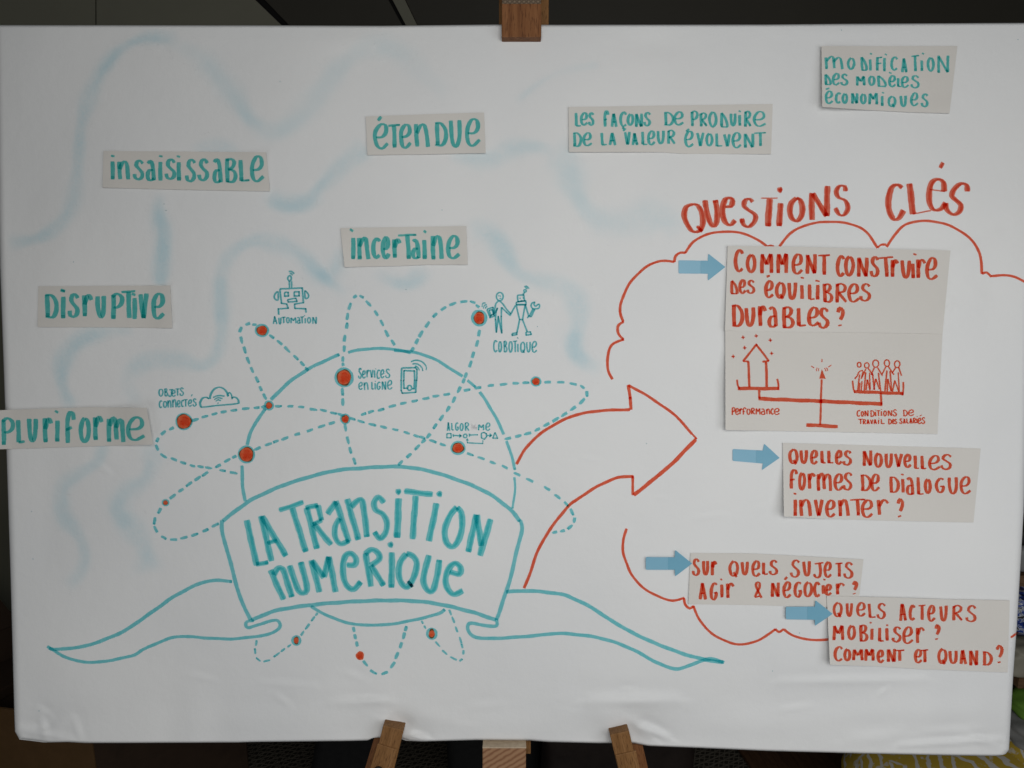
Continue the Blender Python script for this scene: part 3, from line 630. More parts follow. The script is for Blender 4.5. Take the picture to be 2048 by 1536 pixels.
# ------------------------------------------------------------------ word cards
def card(edge, curl, label, cells=(34, 16), lift=.0009, group='paper cards stuck on the poster'):
    """edge: dict of four polylines (t,x,y); curl(u,v) lift in metres"""
    top, bot = edge
    x0 = min(top[0][0], bot[0][0]); x1 = max(top[-1][0], bot[-1][0]); y0 = min(p[1] for p in top); y1 = max(p[1] for p in bot)
    def hf(px, py):
        u = max(0, min(1, (px-x0)/(x1-x0))); v = max(0, min(1, (py-y0)/(y1-y0)))
        return hpaper(px, py)*.6 + lift + curl(u, v)*1.45 + .0009
    def along(poly, t):
        L = [0]
        for i in range(len(poly)-1): L.append(L[-1]+math.hypot(poly[i+1][0]-poly[i][0], poly[i+1][1]-poly[i][1]))
        d = t*L[-1]
        for i in range(len(poly)-1):
            if d <= L[i+1] or i == len(poly)-2:
                k = (d-L[i])/(L[i+1]-L[i]); return (poly[i][0]+(poly[i+1][0]-poly[i][0])*k, poly[i][1]+(poly[i+1][1]-poly[i][1])*k)
    nu, nv = cells; V, F = [], []
    for j in range(nv+1):
        for i in range(nu+1):
            u, v = i/nu, j/nv; a, b = along(top, u), along(bot, u)
            x, y = a[0]+(b[0]-a[0])*v, a[1]+(b[1]-a[1])*v
            V.append(P(x, y, hf(x, y)))
    n = nu+1
    for j in range(nv):
        for i in range(nu): a = j*n+i; F.append((a, a+n, a+n+1, a+1))
    o = mk('word_card', V, F, M_card, None, True)
    s = o.modifiers.new('thick', 'SOLIDIFY'); s.thickness = .0005; s.offset = -1
    e = o.modifiers.new('crisp', 'EDGE_SPLIT'); e.split_angle = R(40)
    tag(o, label, 'paper card', group)
    return o, hf
sm = lambda a, b, x: (lambda t: t*t*(3-2*t))(max(0, min(1, (x-a)/(b-a))))
T_ = dict(mat=I_tealc)
c, hf = card([[(207, 302), (420, 303.5), (532, 304.5)], [(205, 375), (350, 379), (540, 382.5)]], lambda u, v: .0035*sm(.75, 1, u)*(1-v)+.0012*sm(.6, 1, v)+.001*sm(.2, 0, u),
             'card reading insaisissable in teal with its top right corner curled')
word('insaisissable', '00', "i 884 918 1285 1442;' 888 1246 918 1252;n 935 1045 1285 1440;s 1060 1160 1275 1440;a 1165 1250 1280 1448;i 1265 1302 1290 1450;' 1272 1247 1302 1254;s 1318 1412 1268 1440;i 1415 1447 1290 1452;' 1412 1247 1440 1255;s 1478 1575 1268 1458;s 1580 1675 1268 1450;a 1695 1785 1270 1465;B 1793 1905 1262 1465;L 1903 2012 1272 1458;e 2000 2120 1245 1455", c, I_tealc, 8, hf=hf)
c, hf = card([[(731.5, 233), (850, 228.5), (968, 225)], [(735, 310), (850, 308.5), (971.5, 306)]], lambda u, v: .0012*sm(.6, 1, v)+.0008*sm(.3, 0, u)+.0014*sm(.85, 1, u), 'card reading étendue in teal near the top centre')
word('étendue', '10', "' 1000 932 976 966;e 938 1070 985 1192;T 1045 1165 988 1188;e 1145 1252 990 1188;n 1262 1395 985 1180;D 1420 1535 970 1172;U 1540 1650 955 1180;e 1672 1802 945 1170", c, I_tealc, 8, hf=hf)
c, hf = card([[(1137, 214), (1340, 211), (1545.5, 208)], [(1138, 304), (1316, 304), (1370, 307.5), (1542, 308)]], lambda u, v: .002*sm(.6, 1, v)*(.5+.5*math.sin(u*7))+.0008*sm(.2, 0, u), 'long card with two teal lines about producing value')
word('LES', '20', "L 497 562 897 1015;e 545 612 900 1003;s 607 662 895 1008", c, I_tealc, 5.6, hf=hf)
word('FAÇONS', '20', "f 728 780 885 1018;A 785 850 905 1018;Ç 858 925 890 1050;O 918 978 908 1005;N 980 1052 903 1020;S 1050 1115 895 1010", c, I_tealc, 5.6, hf=hf)
word('DE', '20', "D 1208 1298 895 1005;e 1292 1380 890 1003", c, I_tealc, 5.6, hf=hf)
word('PRODUIRE', '20', "P 1425 1492 885 1012;R 1497 1568 900 1015;O 1570 1645 890 1018;d 1660 1738 895 1022;U 1740 1798 903 1010;i 1810 1835 915 1010;. 1822 890;R 1852 1918 885 1018;e 1925 2040 890 1015", c, I_tealc, 5.6, hf=hf)
word('DE', '20', "D 478 562 1058 1175;e 562 648 1058 1170", c, I_tealc, 5.6, hf=hf)
word('LA', '20', "L 705 768 1058 1168;A 765 845 1058 1165", c, I_tealc, 5.6, hf=hf)
word('VALEUR', '20', "V 895 952 1050 1165;A 950 1018 1060 1165;L 1030 1092 1050 1165;e 1082 1152 1045 1160;U 1155 1225 1040 1155;R 1235 1312 1038 1155", c, I_tealc, 5.6, hf=hf)
word('ÉVOLVENT', '20', "' 1418 1030 1392 1052;e 1378 1458 1045 1178;V 1470 1542 1058 1175;O 1545 1612 1063 1170;L 1620 1690 1063 1178;V 1688 1752 1068 1178;e 1755 1842 1058 1185;N 1850 1945 1063 1187;T 1930 2040 1055 1172", c, I_tealc, 5.6, hf=hf)
c, hf = card([[(1643, 92), (1780, 92.3), (1915, 92)], [(1644.5, 213.5), (1720, 219), (1815, 224), (1899, 226.5)]], lambda u, v: .0095*sm(.45, 0, u)*(.35+.65*v)+.0015*sm(.7, 1, v), 'card in the top right corner with three teal lines and a lifted left edge', (34, 20))
word('MODIFICATION', '30', "m 452 607 450 558;O 632 700 458 558;d 737 800 450 568;i 805 832 470 568;. 825 430;F 858 925 453 570;i 920 945 460 575;. 943 435;C 978 1045 450 565;A 1060 1120 463 582;T 1138 1218 437 575;i 1218 1243 480 572;. 1240 428;O 1270 1335 458 572;N 1345 1460 440 585", c, I_tealc, 5.3, hf=hf)
word('DES', '30', "d 447 515 590 680;e 512 580 585 682;s 578 645 588 685", c, I_tealc, 5.3, hf=hf)
word('MODÈLES', '30', "M 700 785 605 688;O 800 860 605 685;d 868 955 600 697;' 968 578 990 588;e 963 1028 600 698;L 1028 1078 620 700;e 1062 1135 610 702;S 1138 1217 600 705", c, I_tealc, 5.3, hf=hf)
word('ÉCONOMIQUES', '30', "' 462 716 492 705;e 455 525 725 832;C 535 590 735 830;O 588 642 743 830;N 662 728 740 833;O 735 790 748 832;M 800 887 740 838;i 903 927 765 850;. 920 742;Q 955 1030 765 862;U 1050 1115 760 858;e 1137 1212 740 850;S 1222 1288 745 858", c, I_tealc, 5.3, hf=hf)
c, hf = card([[(76.5, 572.5), (200, 572), (340, 571)], [(75, 654), (200, 654.5), (344.5, 656)]], lambda u, v: .0022*sm(.8, 1, u)+.0016*sm(.6, 1, v)*sm(.6, 0, u), 'card reading disruptive in teal on the left side')
word('DISRUPTIVE', '01', "D 345 472 810 1010;i 487 525 832 1018;' 484 780 522 794;' 484 788 522 798;s 542 642 810 1008;r 655 747 815 1002;U 762 852 825 1010;P 880 992 808 1022;T 955 1100 778 1015;i 1058 1097 840 1022;. 1070 818;V 1107 1188 805 1022;e 1210 1328 805 1018", c, I_tealc, 9, hf=hf)
c, hf = card([[(681, 456), (810, 454), (932.5, 452)], [(689, 534), (790, 532), (850, 529.5), (935.5, 529)]], lambda u, v: .0028*sm(.15, 0, u)*v+.001*sm(.6, 1, v)+.0018*sm(.85, 1, u), 'card reading incertaine in teal above the dashed orbits')
word('incertaine', '11', "i 757 800 360 545;' 752 298 778 316;n 805 915 358 545;c 922 1005 360 535;e 1000 1078 358 535;r 1088 1165 368 535;T 1122 1297 328 542;a 1240 1320 375 537;i 1332 1365 375 542;' 1340 308 1360 325;n 1392 1505 345 545;e 1522 1640 345 538", c, I_tealc, 8.4, hf=hf)
c, hf = card([[(-16, 821), (100, 817), (180, 814.5), (293, 815.5)], [(-16, 899), (60, 896.5), (200, 892), (306, 889)]], lambda u, v: .007*sm(.7, 1, u)+.001+.002*sm(.15, 0, u), 'card reading pluriforme in teal sticking out over the left edge')
word('PLURIFORME', '02', "P 3 118 268 492;L 125 212 278 480;U 215 305 270 468;r 338 428 262 475;i 443 475 285 468;' 438 216 465 230;f 513 608 220 478;o 628 727 262 468;r 740 832 252 455;m 850 1003 265 470;e 1008 1170 258 455", c, I_tealc, 8.6, hf=hf)
RK = dict(colour='red')
# fold card with the balance scales first, the big question card laps over it
c, hf = card([[(1450.5, 661), (1600, 663), (1760, 665), (1885, 667)], [(1451, 860), (1600, 862.5), (1750, 865.5), (1875, 868)]], lambda u, v: .0055*sm(.22, 0, u)*sm(0, .6, v)+.0018*sm(.85, 1, v)+.002*sm(.2, 0, v)*sm(.3, 0, u), 'card with a red balance scale drawing below the first question', (40, 20))
bal = strokes('balance_drawing', I_red, c, [
 ('p', 'l', '205,278 325,130 435,278', 4.2, 3.8), ('p', 'l', '203,276 258,280', 3.6), ('p', 'l', '378,282 438,276', 3), ('p', 'l', '252,280 263,508', 4.6), ('p', 'l', '410,285 418,508', 5), ('p', 'l', '160,520 522,522', 7, 6.4),
 ('p', 'c', '154,442 158,490 175,528', 3.4, 3, ), ('p', 'c', '508,435 520,480 522,535', 3.6, 3), ('p', 'l', '350,535 350,612', 4.6), ('p', 'l', '345,612 900,634 1448,660', 7.2, 7), ('p', 'l', '1430,555 1440,668', 4), ('p', 'l', '905,440 893,845', 3.8),
 ('p', 'f', '908,348 884,434 942,434'), ('p', 'l', '770,845 1050,860', 7.4, 6.8)], 4, 3.6, 'red balance scale with a house and a group of people', hf=hf, off=.0003)
for x, y in [(205, 65), (322, 52), (448, 90), (220, 158), (118, 235), (460, 208)]:
    strokes('small_cross', I_red, bal, [('p', 'l', '%d,%d %d,%d' % (x-16, y+2, x+16, y)), ('p', 'l', '%d,%d %d,%d' % (x-2, y-16, x+2, y+16))], 2.4, 2.1, hf=hf, off=.0003)
for it in [('p', 'l', '812,320 838,338'), ('p', 'l', '908,258 908,286'), ('p', 'l', '992,312 965,330'), ('p', 'c', '868,336 858,350 862,366', 1.5), ('p', 'c', '884,342 876,354 880,366', 1.5), ('p', 'c', '928,340 938,352 944,370', 1.7), ('p', 'c', '944,336 956,348 958,364', 1.7)]:
    strokes('ray', I_red, bal, [it], 2, 1.8, hf=hf, off=.0003)
strokes('people_drawing', I_red, bal, [
 ('p', 'e', '1240,310 17,22'), ('p', 'e', '1307,315 21,24'), ('p', 'e', '1387,300 26,32'), ('p', 'e', '1487,295 23,30'), ('p', 'e', '1578,305 24,30'),
 ('p', 'c', '1272,358 1240,372 1222,410 1200,436'), ('p', 'l', '1243,395 1226,545'), ('p', 'l', '1266,455 1257,540'), ('p', 'l', '1248,470 1240,540'), ('p', 'l', '1276,365 1262,420'), ('p', 'l', '1300,345 1256,436'), ('p', 'l', '1297,375 1286,540', 3),
 ('p', 'l', '1320,342 1365,408', 3), ('p', 'l', '1332,380 1338,532'), ('p', 'l', '1312,440 1302,535', 3), ('p', 'l', '1314,440 1336,535'), ('p', 'l', '1375,335 1345,400'), ('p', 'l', '1402,335 1448,408', 3), ('p', 'l', '1358,385 1376,532', 3),
 ('p', 'l', '1410,380 1432,545', 3), ('p', 'l', '1387,435 1368,532'), ('p', 'l', '1388,435 1420,528'), ('p', 'l', '1478,326 1442,398'), ('p', 'l', '1500,326 1550,398', 3), ('p', 'l', '1486,360 1470,545', 3.2), ('p', 'l', '1515,362 1528,545', 3),
 ('p', 'l', '1495,435 1490,545', 3), ('p', 'l', '1497,435 1522,545'), ('p', 'l', '1565,335 1532,388'), ('p', 'l', '1592,335 1617,407', 3), ('p', 'l', '1588,378 1596,552'), ('p', 'l', '1557,450 1535,548', 3), ('p', 'l', '1557,450 1592,548'),
 ('p', 'c', '1180,452 1188,515 1203,562', 3.2), ('p', 'l', '1195,548 1635,566', 7, 6), ('p', 'c', '1632,462 1632,530 1626,584', 3.4)], 2.6, 2.4, 'group of five people in a tray', hf=hf, off=.0003)
word('PERFORMANCE', 'p', "P 103 138 690 755;e 135 172 700 752;r 172 202 700 750;f 198 236 693 752;O 236 272 703 750;R 274 312 698 750;M 315 362 698 752;a 364 406 702 752;n 410 448 703 750;c 450 482 700 750;e 480 535 700 752", c, I_red, 3.1, 2.3, hf=hf, **RK)
word('CONDITIONS', 'p', "C 1217 1252 715 768;O 1253 1282 725 768;N 1285 1325 718 768;D 1335 1378 718 768;i 1380 1392 728 768;. 1385 712;T 1390 1430 718 765;i 1430 1445 725 765;. 1440 708;O 1453 1487 720 765;N 1493 1537 716 765;S 1538 1577 710 765", c, I_red, 3.0, 2.2, hf=hf, **RK)
word('DE', 'p', "D 1628 1672 713 766;e 1674 1732 712 762", c, I_red, 3.0, 2.2, hf=hf, **RK)
word('TRAVAIL', 'p', "T 1226 1276 793 836;R 1270 1302 798 838;A 1303 1337 798 838;V 1335 1367 798 836;A 1365 1402 796 836;i 1405 1420 798 835;. 1415 785;L 1428 1470 795 835", c, I_red, 3.0, 2.2, hf=hf, **RK)
word('DES', 'p', "D 1494 1532 793 836;e 1530 1556 796 833;S 1550 1577 795 835", c, I_red, 3.0, 2.2, hf=hf, **RK)
word('SALARIÉS', 'p', "S 1596 1626 790 832;A 1628 1657 790 832;L 1658 1685 790 830;A 1683 1717 788 832;R 1716 1748 785 830;i 1748 1760 790 828;. 1755 772;e 1762 1794 785 832;' 1796 755 1780 766;S 1793 1829 780 832", c, I_red, 3.0, 2.2, hf=hf, **RK)
c, hf = card([[(1455.3, 491.7), (1600, 493.5), (1760, 498), (1901, 501)], [(1450, 661.5), (1600, 664), (1760, 665.5), (1885, 668)]], lambda u, v: .0028*sm(.1, 0, u)*v+.0012+.0008*sm(.2, 0, v), 'largest card asking how to build lasting balances in red', (40, 20))
word('COMMENT', 'k', "C 122 218 80 290;O 230 325 122 292;M 352 480 115 302;M 500 614 112 302;e 638 748 122 308;N 758 868 122 308;T 858 993 122 315", c, I_red, 7.3, hf=hf, **RK)
word('CONSTRUIRE', 'k', "C 1033 1118 132 330;O 1103 1203 140 322;N 1215 1330 150 335;S 1333 1422 142 330;T 1395 1558 142 335;r 1515 1598 168 335;U 1605 1705 175 345;i 1700 1738 205 345;' 1722 125 1750 132;r 1742 1843 165 345;e 1828 1948 155 355", c, I_red, 7.3, hf=hf, **RK)
word('DES', 'k', "d 88 170 355 485;e 165 237 352 478;S 236 318 352 480", c, I_red, 6, hf=hf, **RK)
word('ÉQUILIBRES', 'k', "' 445 318 415 328;e 392 488 360 520;Q 490 587 372 530;U 598 690 372 535;i 713 747 395 530;' 718 333 746 341;L 778 856 390 537;i 852 888 395 535;' 850 362 888 370;B 908 1015 385 558;R 1020 1140 380 562;e 1135 1252 385 555;S 1240 1352 382 547", c, I_red, 7, hf=hf, **RK)
word('DURABLES', 'k', "D 92 217 572 777;U 213 318 595 774;r 335 418 582 774;a 422 522 590 777;B 545 670 592 790;L 675 780 600 777;e 775 892 598 770;S 868 980 600 790;? 1035 1112 595 775", c, I_red, 7.6, hf=hf, **RK)
c, hf = card([[(1565.5, 886), (1760, 891), (1961.5, 897)], [(1568, 1033), (1650, 1037.5), (1760, 1041), (1947, 1045)]], lambda u, v: .008*sm(.3, 0, u)*sm(.1, 1, v)+.001*sm(.7, 1, v), 'card asking which new forms of dialogue to invent in red', (34, 20))
word('QUELLES', '32', "Q 162 247 515 648;U 252 322 525 640;e 335 406 528 642;L 418 472 530 640;L 470 535 530 640;e 535 602 528 645;S 598 677 528 652", c, I_red, 6.3, hf=hf, **RK)
word('NOUVELLES', '32', "N 752 840 528 660;O 848 918 550 668;U 930 1002 550 672;V 1005 1083 553 670;e 1083 1153 560 672;L 1162 1222 570 683;L 1218 1277 570 686;e 1280 1387 570 690;S 1375 1477 558 688", c, I_red, 6.3, hf=hf, **RK)
word('FORMES', '32', "f 165 242 680 840;o 240 305 705 850;r 315 387 708 842;m 385 515 712 858;e 525 607 718 852;S 595 682 705 852", c, I_red, 6.3, hf=hf, **RK)
word('DE', '32', "D 730 830 720 857;e 820 902 718 857", c, I_red, 6.3, hf=hf, **RK)
word('DIALOGUE', '32', "D 960 1057 738 872;i 1065 1095 755 872;' 1064 722 1086 729;a 1100 1175 745 888;L 1185 1257 742 892;O 1245 1312 755 880;G 1335 1422 745 872;U 1435 1525 740 885;e 1530 1632 738 882", c, I_red, 6.3, hf=hf, **RK)
word('INVENTER', '32', "i 195 242 922 1060;' 205 873 228 880;n 245 357 920 1062;V 365 447 920 1062;e 458 547 925 1067;n 558 657 920 1062;T 645 787 915 1057;e 745 850 925 1070;r 865 977 920 1052;? 1028 1090 915 1070", c, I_red, 6.8, hf=hf, **RK)
c, hf = card([[(1381, 1106), (1500, 1107), (1600, 1112), (1727, 1119)], [(1377, 1208.5), (1500, 1210), (1600, 1213), (1716, 1215)]], lambda u, v: .0007*sm(.12, 0, u)*v+.0002, 'card asking on which subjects to act and negotiate in red', (34, 14))
word('SUR', 's', "S 75 170 150 342;U 188 268 168 340;r 283 362 175 340", c, I_red, 6, hf=hf, **RK)
word('QUELS', 's', "Q 478 602 172 360;U 615 713 180 335;e 735 842 172 350;L 848 935 185 335;S 925 1035 165 337", c, I_red, 6, hf=hf, **RK)
word('SUJETS', 's', "S 1162 1282 158 362;U 1298 1400 172 350;J 1410 1547 185 370;e 1535 1632 182 362;T 1650 1760 190 357;S 1752 1872 185 372", c, I_red, 6, hf=hf, **RK)
word('AGIR', 's', "A 142 252 412 610;G 272 372 412 610;i 385 430 432 585;' 390 378 412 388;r 450 554 415 592", c, I_red, 6.2, hf=hf, **RK)
word('&', 's', "& 755 864 410 595", c, I_red, 5.2, hf=hf, **RK)
word('NÉGOCIER', 's', "N 945 1057 410 582;' 1132 352 1102 385;e 1080 1187 405 588;G 1200 1307 405 582;O 1307 1420 405 580;C 1418 1507 405 577;i 1518 1547 440 547;' 1533 380 1558 388;e 1545 1637 430 560;r 1665 1777 415 554;? 1845 1917 400 552", c, I_red, 6.2, hf=hf, **RK)
c, hf = card([[(1653.5, 1192), (1780, 1195), (1900, 1199), (2019.5, 1201)], [(1660, 1329.5), (1760, 1333), (1840, 1338), (2015.5, 1345)]], lambda u, v: .0012+.0075*sm(.25, 0, u)*sm(.1, 1, v)+.0012*sm(.75, 1, v), 'card at bottom right asking which actors to mobilise in red', (34, 20))
hf_act = hf
word('QUELS', 'a', "Q 125 234 120 279;U 255 335 128 267;e 365 467 125 264;L 475 572 132 287;S 565 667 128 290", c, I_red, 5.8, hf=hf, **RK)
word('ACTEURS', 'a', "A 783 882 135 315;C 890 964 142 310;T 978 1072 142 307;e 1075 1167 148 317;U 1195 1287 152 317;R 1320 1440 150 312;S 1458 1579 152 325", c, I_red, 6, hf=hf, **RK)
word('MOBILISER', 'a', "M 122 250 348 508;O 272 362 352 500;B 388 492 348 522;i 502 542 380 507;' 500 325 520 332;L 580 652 375 525;i 655 692 380 515;' 664 352 686 358;S 720 827 365 527;e 825 947 368 542;r 955 1062 370 537;? 1145 1210 345 505", c, I_red, 6.2, hf=hf, **RK)
word('COMMENT', 'a', "C 135 240 558 717;O 232 317 590 712;M 320 444 588 712;M 442 554 586 717;e 570 650 600 730;N 665 770 588 727;T 740 858 595 717", c, I_red, 6.2, hf=hf, **RK)
word('ET', 'a', "e 942 1037 595 734;T 1000 1102 592 730", c, I_red, 6.2, hf=hf, **RK)
word('QUAND', 'a', "Q 1178 1282 585 752;U 1288 1387 603 742;A 1390 1488 600 747;N 1490 1597 598 764;D 1620 1734 612 760;? 1765 1842 552 740", c, I_red, 6.2, hf=hf, **RK)
# ------------------------------------------------------------------ blue sticker arrows
def sticker_mat(name, c1, c2):
    t = NT(name); b = t.bsdf(.42, .4); t.l(t.ramp(t.noise(40, 3), [(.3, c1), (.7, c2)]), b.inputs['Base Color']); return t.m
M_bl1 = sticker_mat('pale blue film', (.20, .425, .57), (.21, .44, .585)); M_bl2 = sticker_mat('blue film', (.15, .375, .515), (.16, .39, .53))
def arrow(tail, base, label, hf=None, extra=.0007, th=.00025):
    """tail: (x, ytop, ybot) ; base: seam x, base x, body ytop, ybot at base, head top, head bottom, tip"""
    hf = hf or (lambda x, y: hpaper(x, y))
    sx, bx, yt, yb, ht, hb, tip = base; x0, t0, b0 = tail
    def at(p): return [P(x, y, hf(x, y)+extra) for x, y in p]
    ys = lambda x, a, b: a+(b-a)*(x-x0)/(bx-x0)
    root = empty('arrow_sticker', P(bx, (yt+yb)/2, hf(bx, yt)))
    tag(root, label, 'arrow sticker', 'blue arrow stickers pointing at the questions')
    r = 2.5
    st, sb = ys(sx, t0, yt), ys(sx, b0, yb)
    prism('tail', at([(x0, t0+r), (x0+r*.3, t0+r*.3), (x0+r, t0), (sx, st), (sx, sb), (x0+r, b0), (x0+r*.3, b0-r*.3), (x0, b0-r)]), BN*th, M_bl1, root)
    prism('arrow_head', at([(sx+.15, st), (bx, yt), (ht[0]-.3, ht[1]+1), (ht[0]+.8, ht[1]), (ht[0]+2, ht[1]+.8), (tip[0]-1, tip[1]-1), tip, (tip[0]-1, tip[1]+1), (hb[0]+2, hb[1]-.8), (hb[0]+.6, hb[1]), (hb[0]-.3, hb[1]-1), (bx, yb), (sx+.15, sb)]), BN*th, M_bl2, root)
arrow((1357, 520.5, 547), (1401, 1415.5, 521.5, 547.5, (1416.5, 508), (1416, 560.5), (1450.5, 534)), 'blue arrow sticker beside the largest card, its tip left of COMMENT')
arrow((1465, 898, 922), (1512, 1525.5, 901, 927, (1528, 888), (1524, 939.5), (1559, 915.5)), 'blue arrow sticker pointing at the dialogue card')
arrow((1291.5, 1114, 1139.5), (1335.5, 1349.5, 1114.5, 1139.5, (1350.5, 1100.5), (1350.5, 1152), (1384, 1127)), 'blue arrow sticker pointing at the subjects card', extra=.0034)
arrow((1571.5, 1213.5, 1238.5), (1614.5, 1629.5, 1213, 1239.5, (1631, 1201), (1630, 1251), (1665, 1227.5)), 'blue arrow sticker lapping onto the actors card',
      hf=lambda x, y: hf_act(1662, 1227)-.0006, extra=.0009)
# ------------------------------------------------------------------ easel
V3 = Vector
easel = empty('easel', P(1045, 1536, -.05))
tag(easel, 'wooden easel holding the board with a clamp block on top', 'easel')
XR = V3((1, 0, 0))
def bbox(name, x0, x1, y0, y1, h0, h1, m, bv=.001):         # board-aligned box given by its front face in photo pixels
    a, b, c_ = P(x0, y0, h1), P(x1, y0, h1), P(x0, y1, h1)
    c = (b + c_)/2 - BN*(h1-h0)/2
    return obox(name, c, (XR, -BN, BU), ((b-a).length, h1-h0, (a-c_).length), m, easel, bv)
o = bbox('mast', 998, 1098, -140, 330, -.060, -.030, M_beech2)
bbox('clamp_block', 1003.2, 1083, -90, 74, -.020, .018, M_beech)
def diamond():      # knurled band above the clamp
    t = NT('knurled wood'); b = t.bsdf(.6, .3); tc = t.n('ShaderNodeTexCoord')
    hs = []
    for a in (45, -45):
        mp = t.n('ShaderNodeMapping'); mp.inputs['Rotation'].default_value = (0, R(a), 0); t.l(tc.outputs['Object'], mp.inputs[0])
        wv = t.n('ShaderNodeTexWave', Scale=70, Distortion=.3); wv.bands_direction = 'X'; t.l(mp.outputs[0], wv.inputs['Vector']); hs.append(wv.outputs['Fac'])
    mm = t.n('ShaderNodeMath', _operation='MULTIPLY'); t.l(hs[0], mm.inputs[0]); t.l(hs[1], mm.inputs[1])
    t.l(t.ramp(mm.outputs[0], [(0, (.10, .07, .045)), (.6, (.21, .155, .105))]), b.inputs['Base Color']); t.bump(b, mm.outputs[0], .001); return t.m
bbox('grip_pad', 1003.8, 1082.4, -60, 7, -.01, .0192, diamond())
# lower supports
def support(tl, tr, bl, br, hh, name, m, th, up=True):
    """slanted timber; corners of its front face in photo pixels"""
    q = [P(x, y, hh) for x, y in (tl, tr, br, bl)]
    c = (q[0]+q[1]+q[2]+q[3])/4; ax = ((q[1]-q[0])+(q[2]-q[3])).normalized(); az = ((q[0]-q[3])+(q[1]-q[2])).normalized()
    az = (az - ax*az.dot(ax)).normalized(); ay = az.cross(ax).normalized()
    dx = ((q[1]-q[0]).length+(q[2]-q[3]).length)/2; dz = ((q[0]-q[3]).length+(q[1]-q[2]).length)/2
    return obox(name, c - BN*th/2, (ax, ay, az), (dx, th, dz), m, easel, .0012)
support((770, 1452), (811, 1462), (736, 1556), (777, 1566), .0165, 'support_peg', M_beech2, .03)
support((1220, 1470), (1258, 1461), (1247, 1582), (1285, 1573), .0165, 'support_peg', M_beech2, .03)
support((757, 1488), (796, 1500), (712, 1620), (751, 1632), .0185, 'peg_face', M_beech2, .004)
support((1229, 1511), (1270, 1502), (1262, 1640), (1303, 1631), .0185, 'peg_face', M_beech2, .004)
support((764, 1440), (808, 1453), (690, 1652), (734, 1665), -.028, 'leg', M_beech, .03)
support((1236, 1470), (1276, 1461), (1292, 1690), (1332, 1681), -.028, 'leg', M_beech, .03)
k = [G(0, 0, 0)]
kn = P(757, 1542, .019)
bpy_v = [kn + XR*.007*math.cos(a*math.pi/12) + BU*.007*math.sin(a*math.pi/12) for a in range(24)]
M_black = simple('black plastic', (.006, .006, .006), (.012, .012, .011), 40, .6)
prism('dark_hole', bpy_v, BN*.002, M_black, easel)  # raised black disc, its colour stands for the dark inside a hole
bbox('rest_block', 965, 1052, 1496.6, 1580, -.012, .012, M_end, .0015)
bbox('rest_ledge', 965.2, 1052.4, 1494.6, 1496.5, -.012, .0119, M_pine, 0)
bbox('rest_post', 1000, 1061.5, 1470, 1508, -.06, -.03, M_beech2)
for x, s_ in ((.0, 1),):
    obox('rear_leg', V3((.015, .48, .55)), (XR, V3((0, .9, -.43)).normalized().cross(XR), V3((0, -.43, -.9)).normalized()), (.04, .03, 1.3), M_beech2, easel)
# ------------------------------------------------------------------ room behind the board
M_wall = simple('olive grey wall paint', (.20, .195, .15), (.215, .21, .16), 6, .55, .0002)
M_wall2 = simple('dark grey panel paint', (.044, .040, .030), (.048, .044, .033), 6, .5, .0002)
M_gap = simple('black joint', (.004, .004, .004), (.006, .006, .006), 6, .8)
WY = 1.27
wall = mk('wall', [(-3.5, WY, 0), (3.5, WY, 0), (3.5, WY, 3.1), (-3.5, WY, 3.1)], [(0, 1, 2, 3)], M_gap); wall['kind'] = 'structure'
def panel(p, m, th=.012):
    q = [W(x, y, WY-.002) for x, y in p]; q = [V3((a.x, a.y, max(a.z, .01))) for a in q]
    o = prism('panel', q, V3((0, -th, 0)), m, wall, .001); return o
SL = lambda x0, x1, y: x0 + (x1-x0)*y/53.0        # joints run down to the right
def strip(l0, l1, r0, r1, m, th=.012):
    panel([(SL(l0, l1, -420), -420), (SL(r0, r1, -420), -420), (SL(r0, r1, 420), 420), (SL(l0, l1, 420), 420)], m, th)
panel([(-700, -420), (194.6, -420), (198.0, 1330), (-700, 1330)], M_wall)
panel([(195.2, -420), (75, -420), (511, 0), (566, 53), (900, 370), (900, 1330), (199, 1330)][0:1] + [(90, -420), (511, 0), (566, 53), (933, 420), (199, 420)], M_wall)
strip(530, 581, 777, 806, M_wall2)
strip(785, 813, 810, 835.8, M_wall)
panel([(SL(810.8, 836.5, -420), -420), (2900, -420), (2900, 420), (SL(810.8, 836.5, 420), 420)], M_wall2, .008)
panel([(199, 423), (2900, 423), (2900, 1330), (199, 1330)], M_wall2, .010)
def carpet():
    t = NT('woven carpet'); b = t.bsdf(.95, .05); tc = t.n('ShaderNodeTexCoord'); hs = []
    for a, sc in ((18, 25), (97, 21), (62, 17)):
        mp = t.n('ShaderNodeMapping'); mp.inputs['Rotation'].default_value = (0, 0, R(a)); t.l(tc.outputs['Object'], mp.inputs[0])
        wv = t.n('ShaderNodeTexWave', Scale=sc, Distortion=1.0, Detail=3, Detail_Scale=2.5); wv.bands_direction = 'X'; t.l(mp.outputs[0], wv.inputs['Vector'])
        r = t.ramp(wv.outputs['Fac'], [(.66, (0, 0, 0)), (.97, (1, 1, 1))]); hs.append(r)
    m1 = t.n('ShaderNodeMath', _operation='MAXIMUM'); t.l(hs[0], m1.inputs[0]); t.l(hs[1], m1.inputs[1])
    m2 = t.n('ShaderNodeMath', _operation='MAXIMUM'); t.l(m1.outputs[0], m2.inputs[0]); t.l(hs[2], m2.inputs[1])
    m3 = t.n('ShaderNodeMath', _operation='MULTIPLY'); t.l(m2.outputs[0], m3.inputs[0]); t.l(t.noise(120, 3, .7), m3.inputs[1])
    t.l(t.ramp(m3.outputs[0], [(0, (.030, .026, .020)), (.6, (.12, .105, .085))]), b.inputs['Base Color']); t.bump(b, m3.outputs[0], .003); return t.m
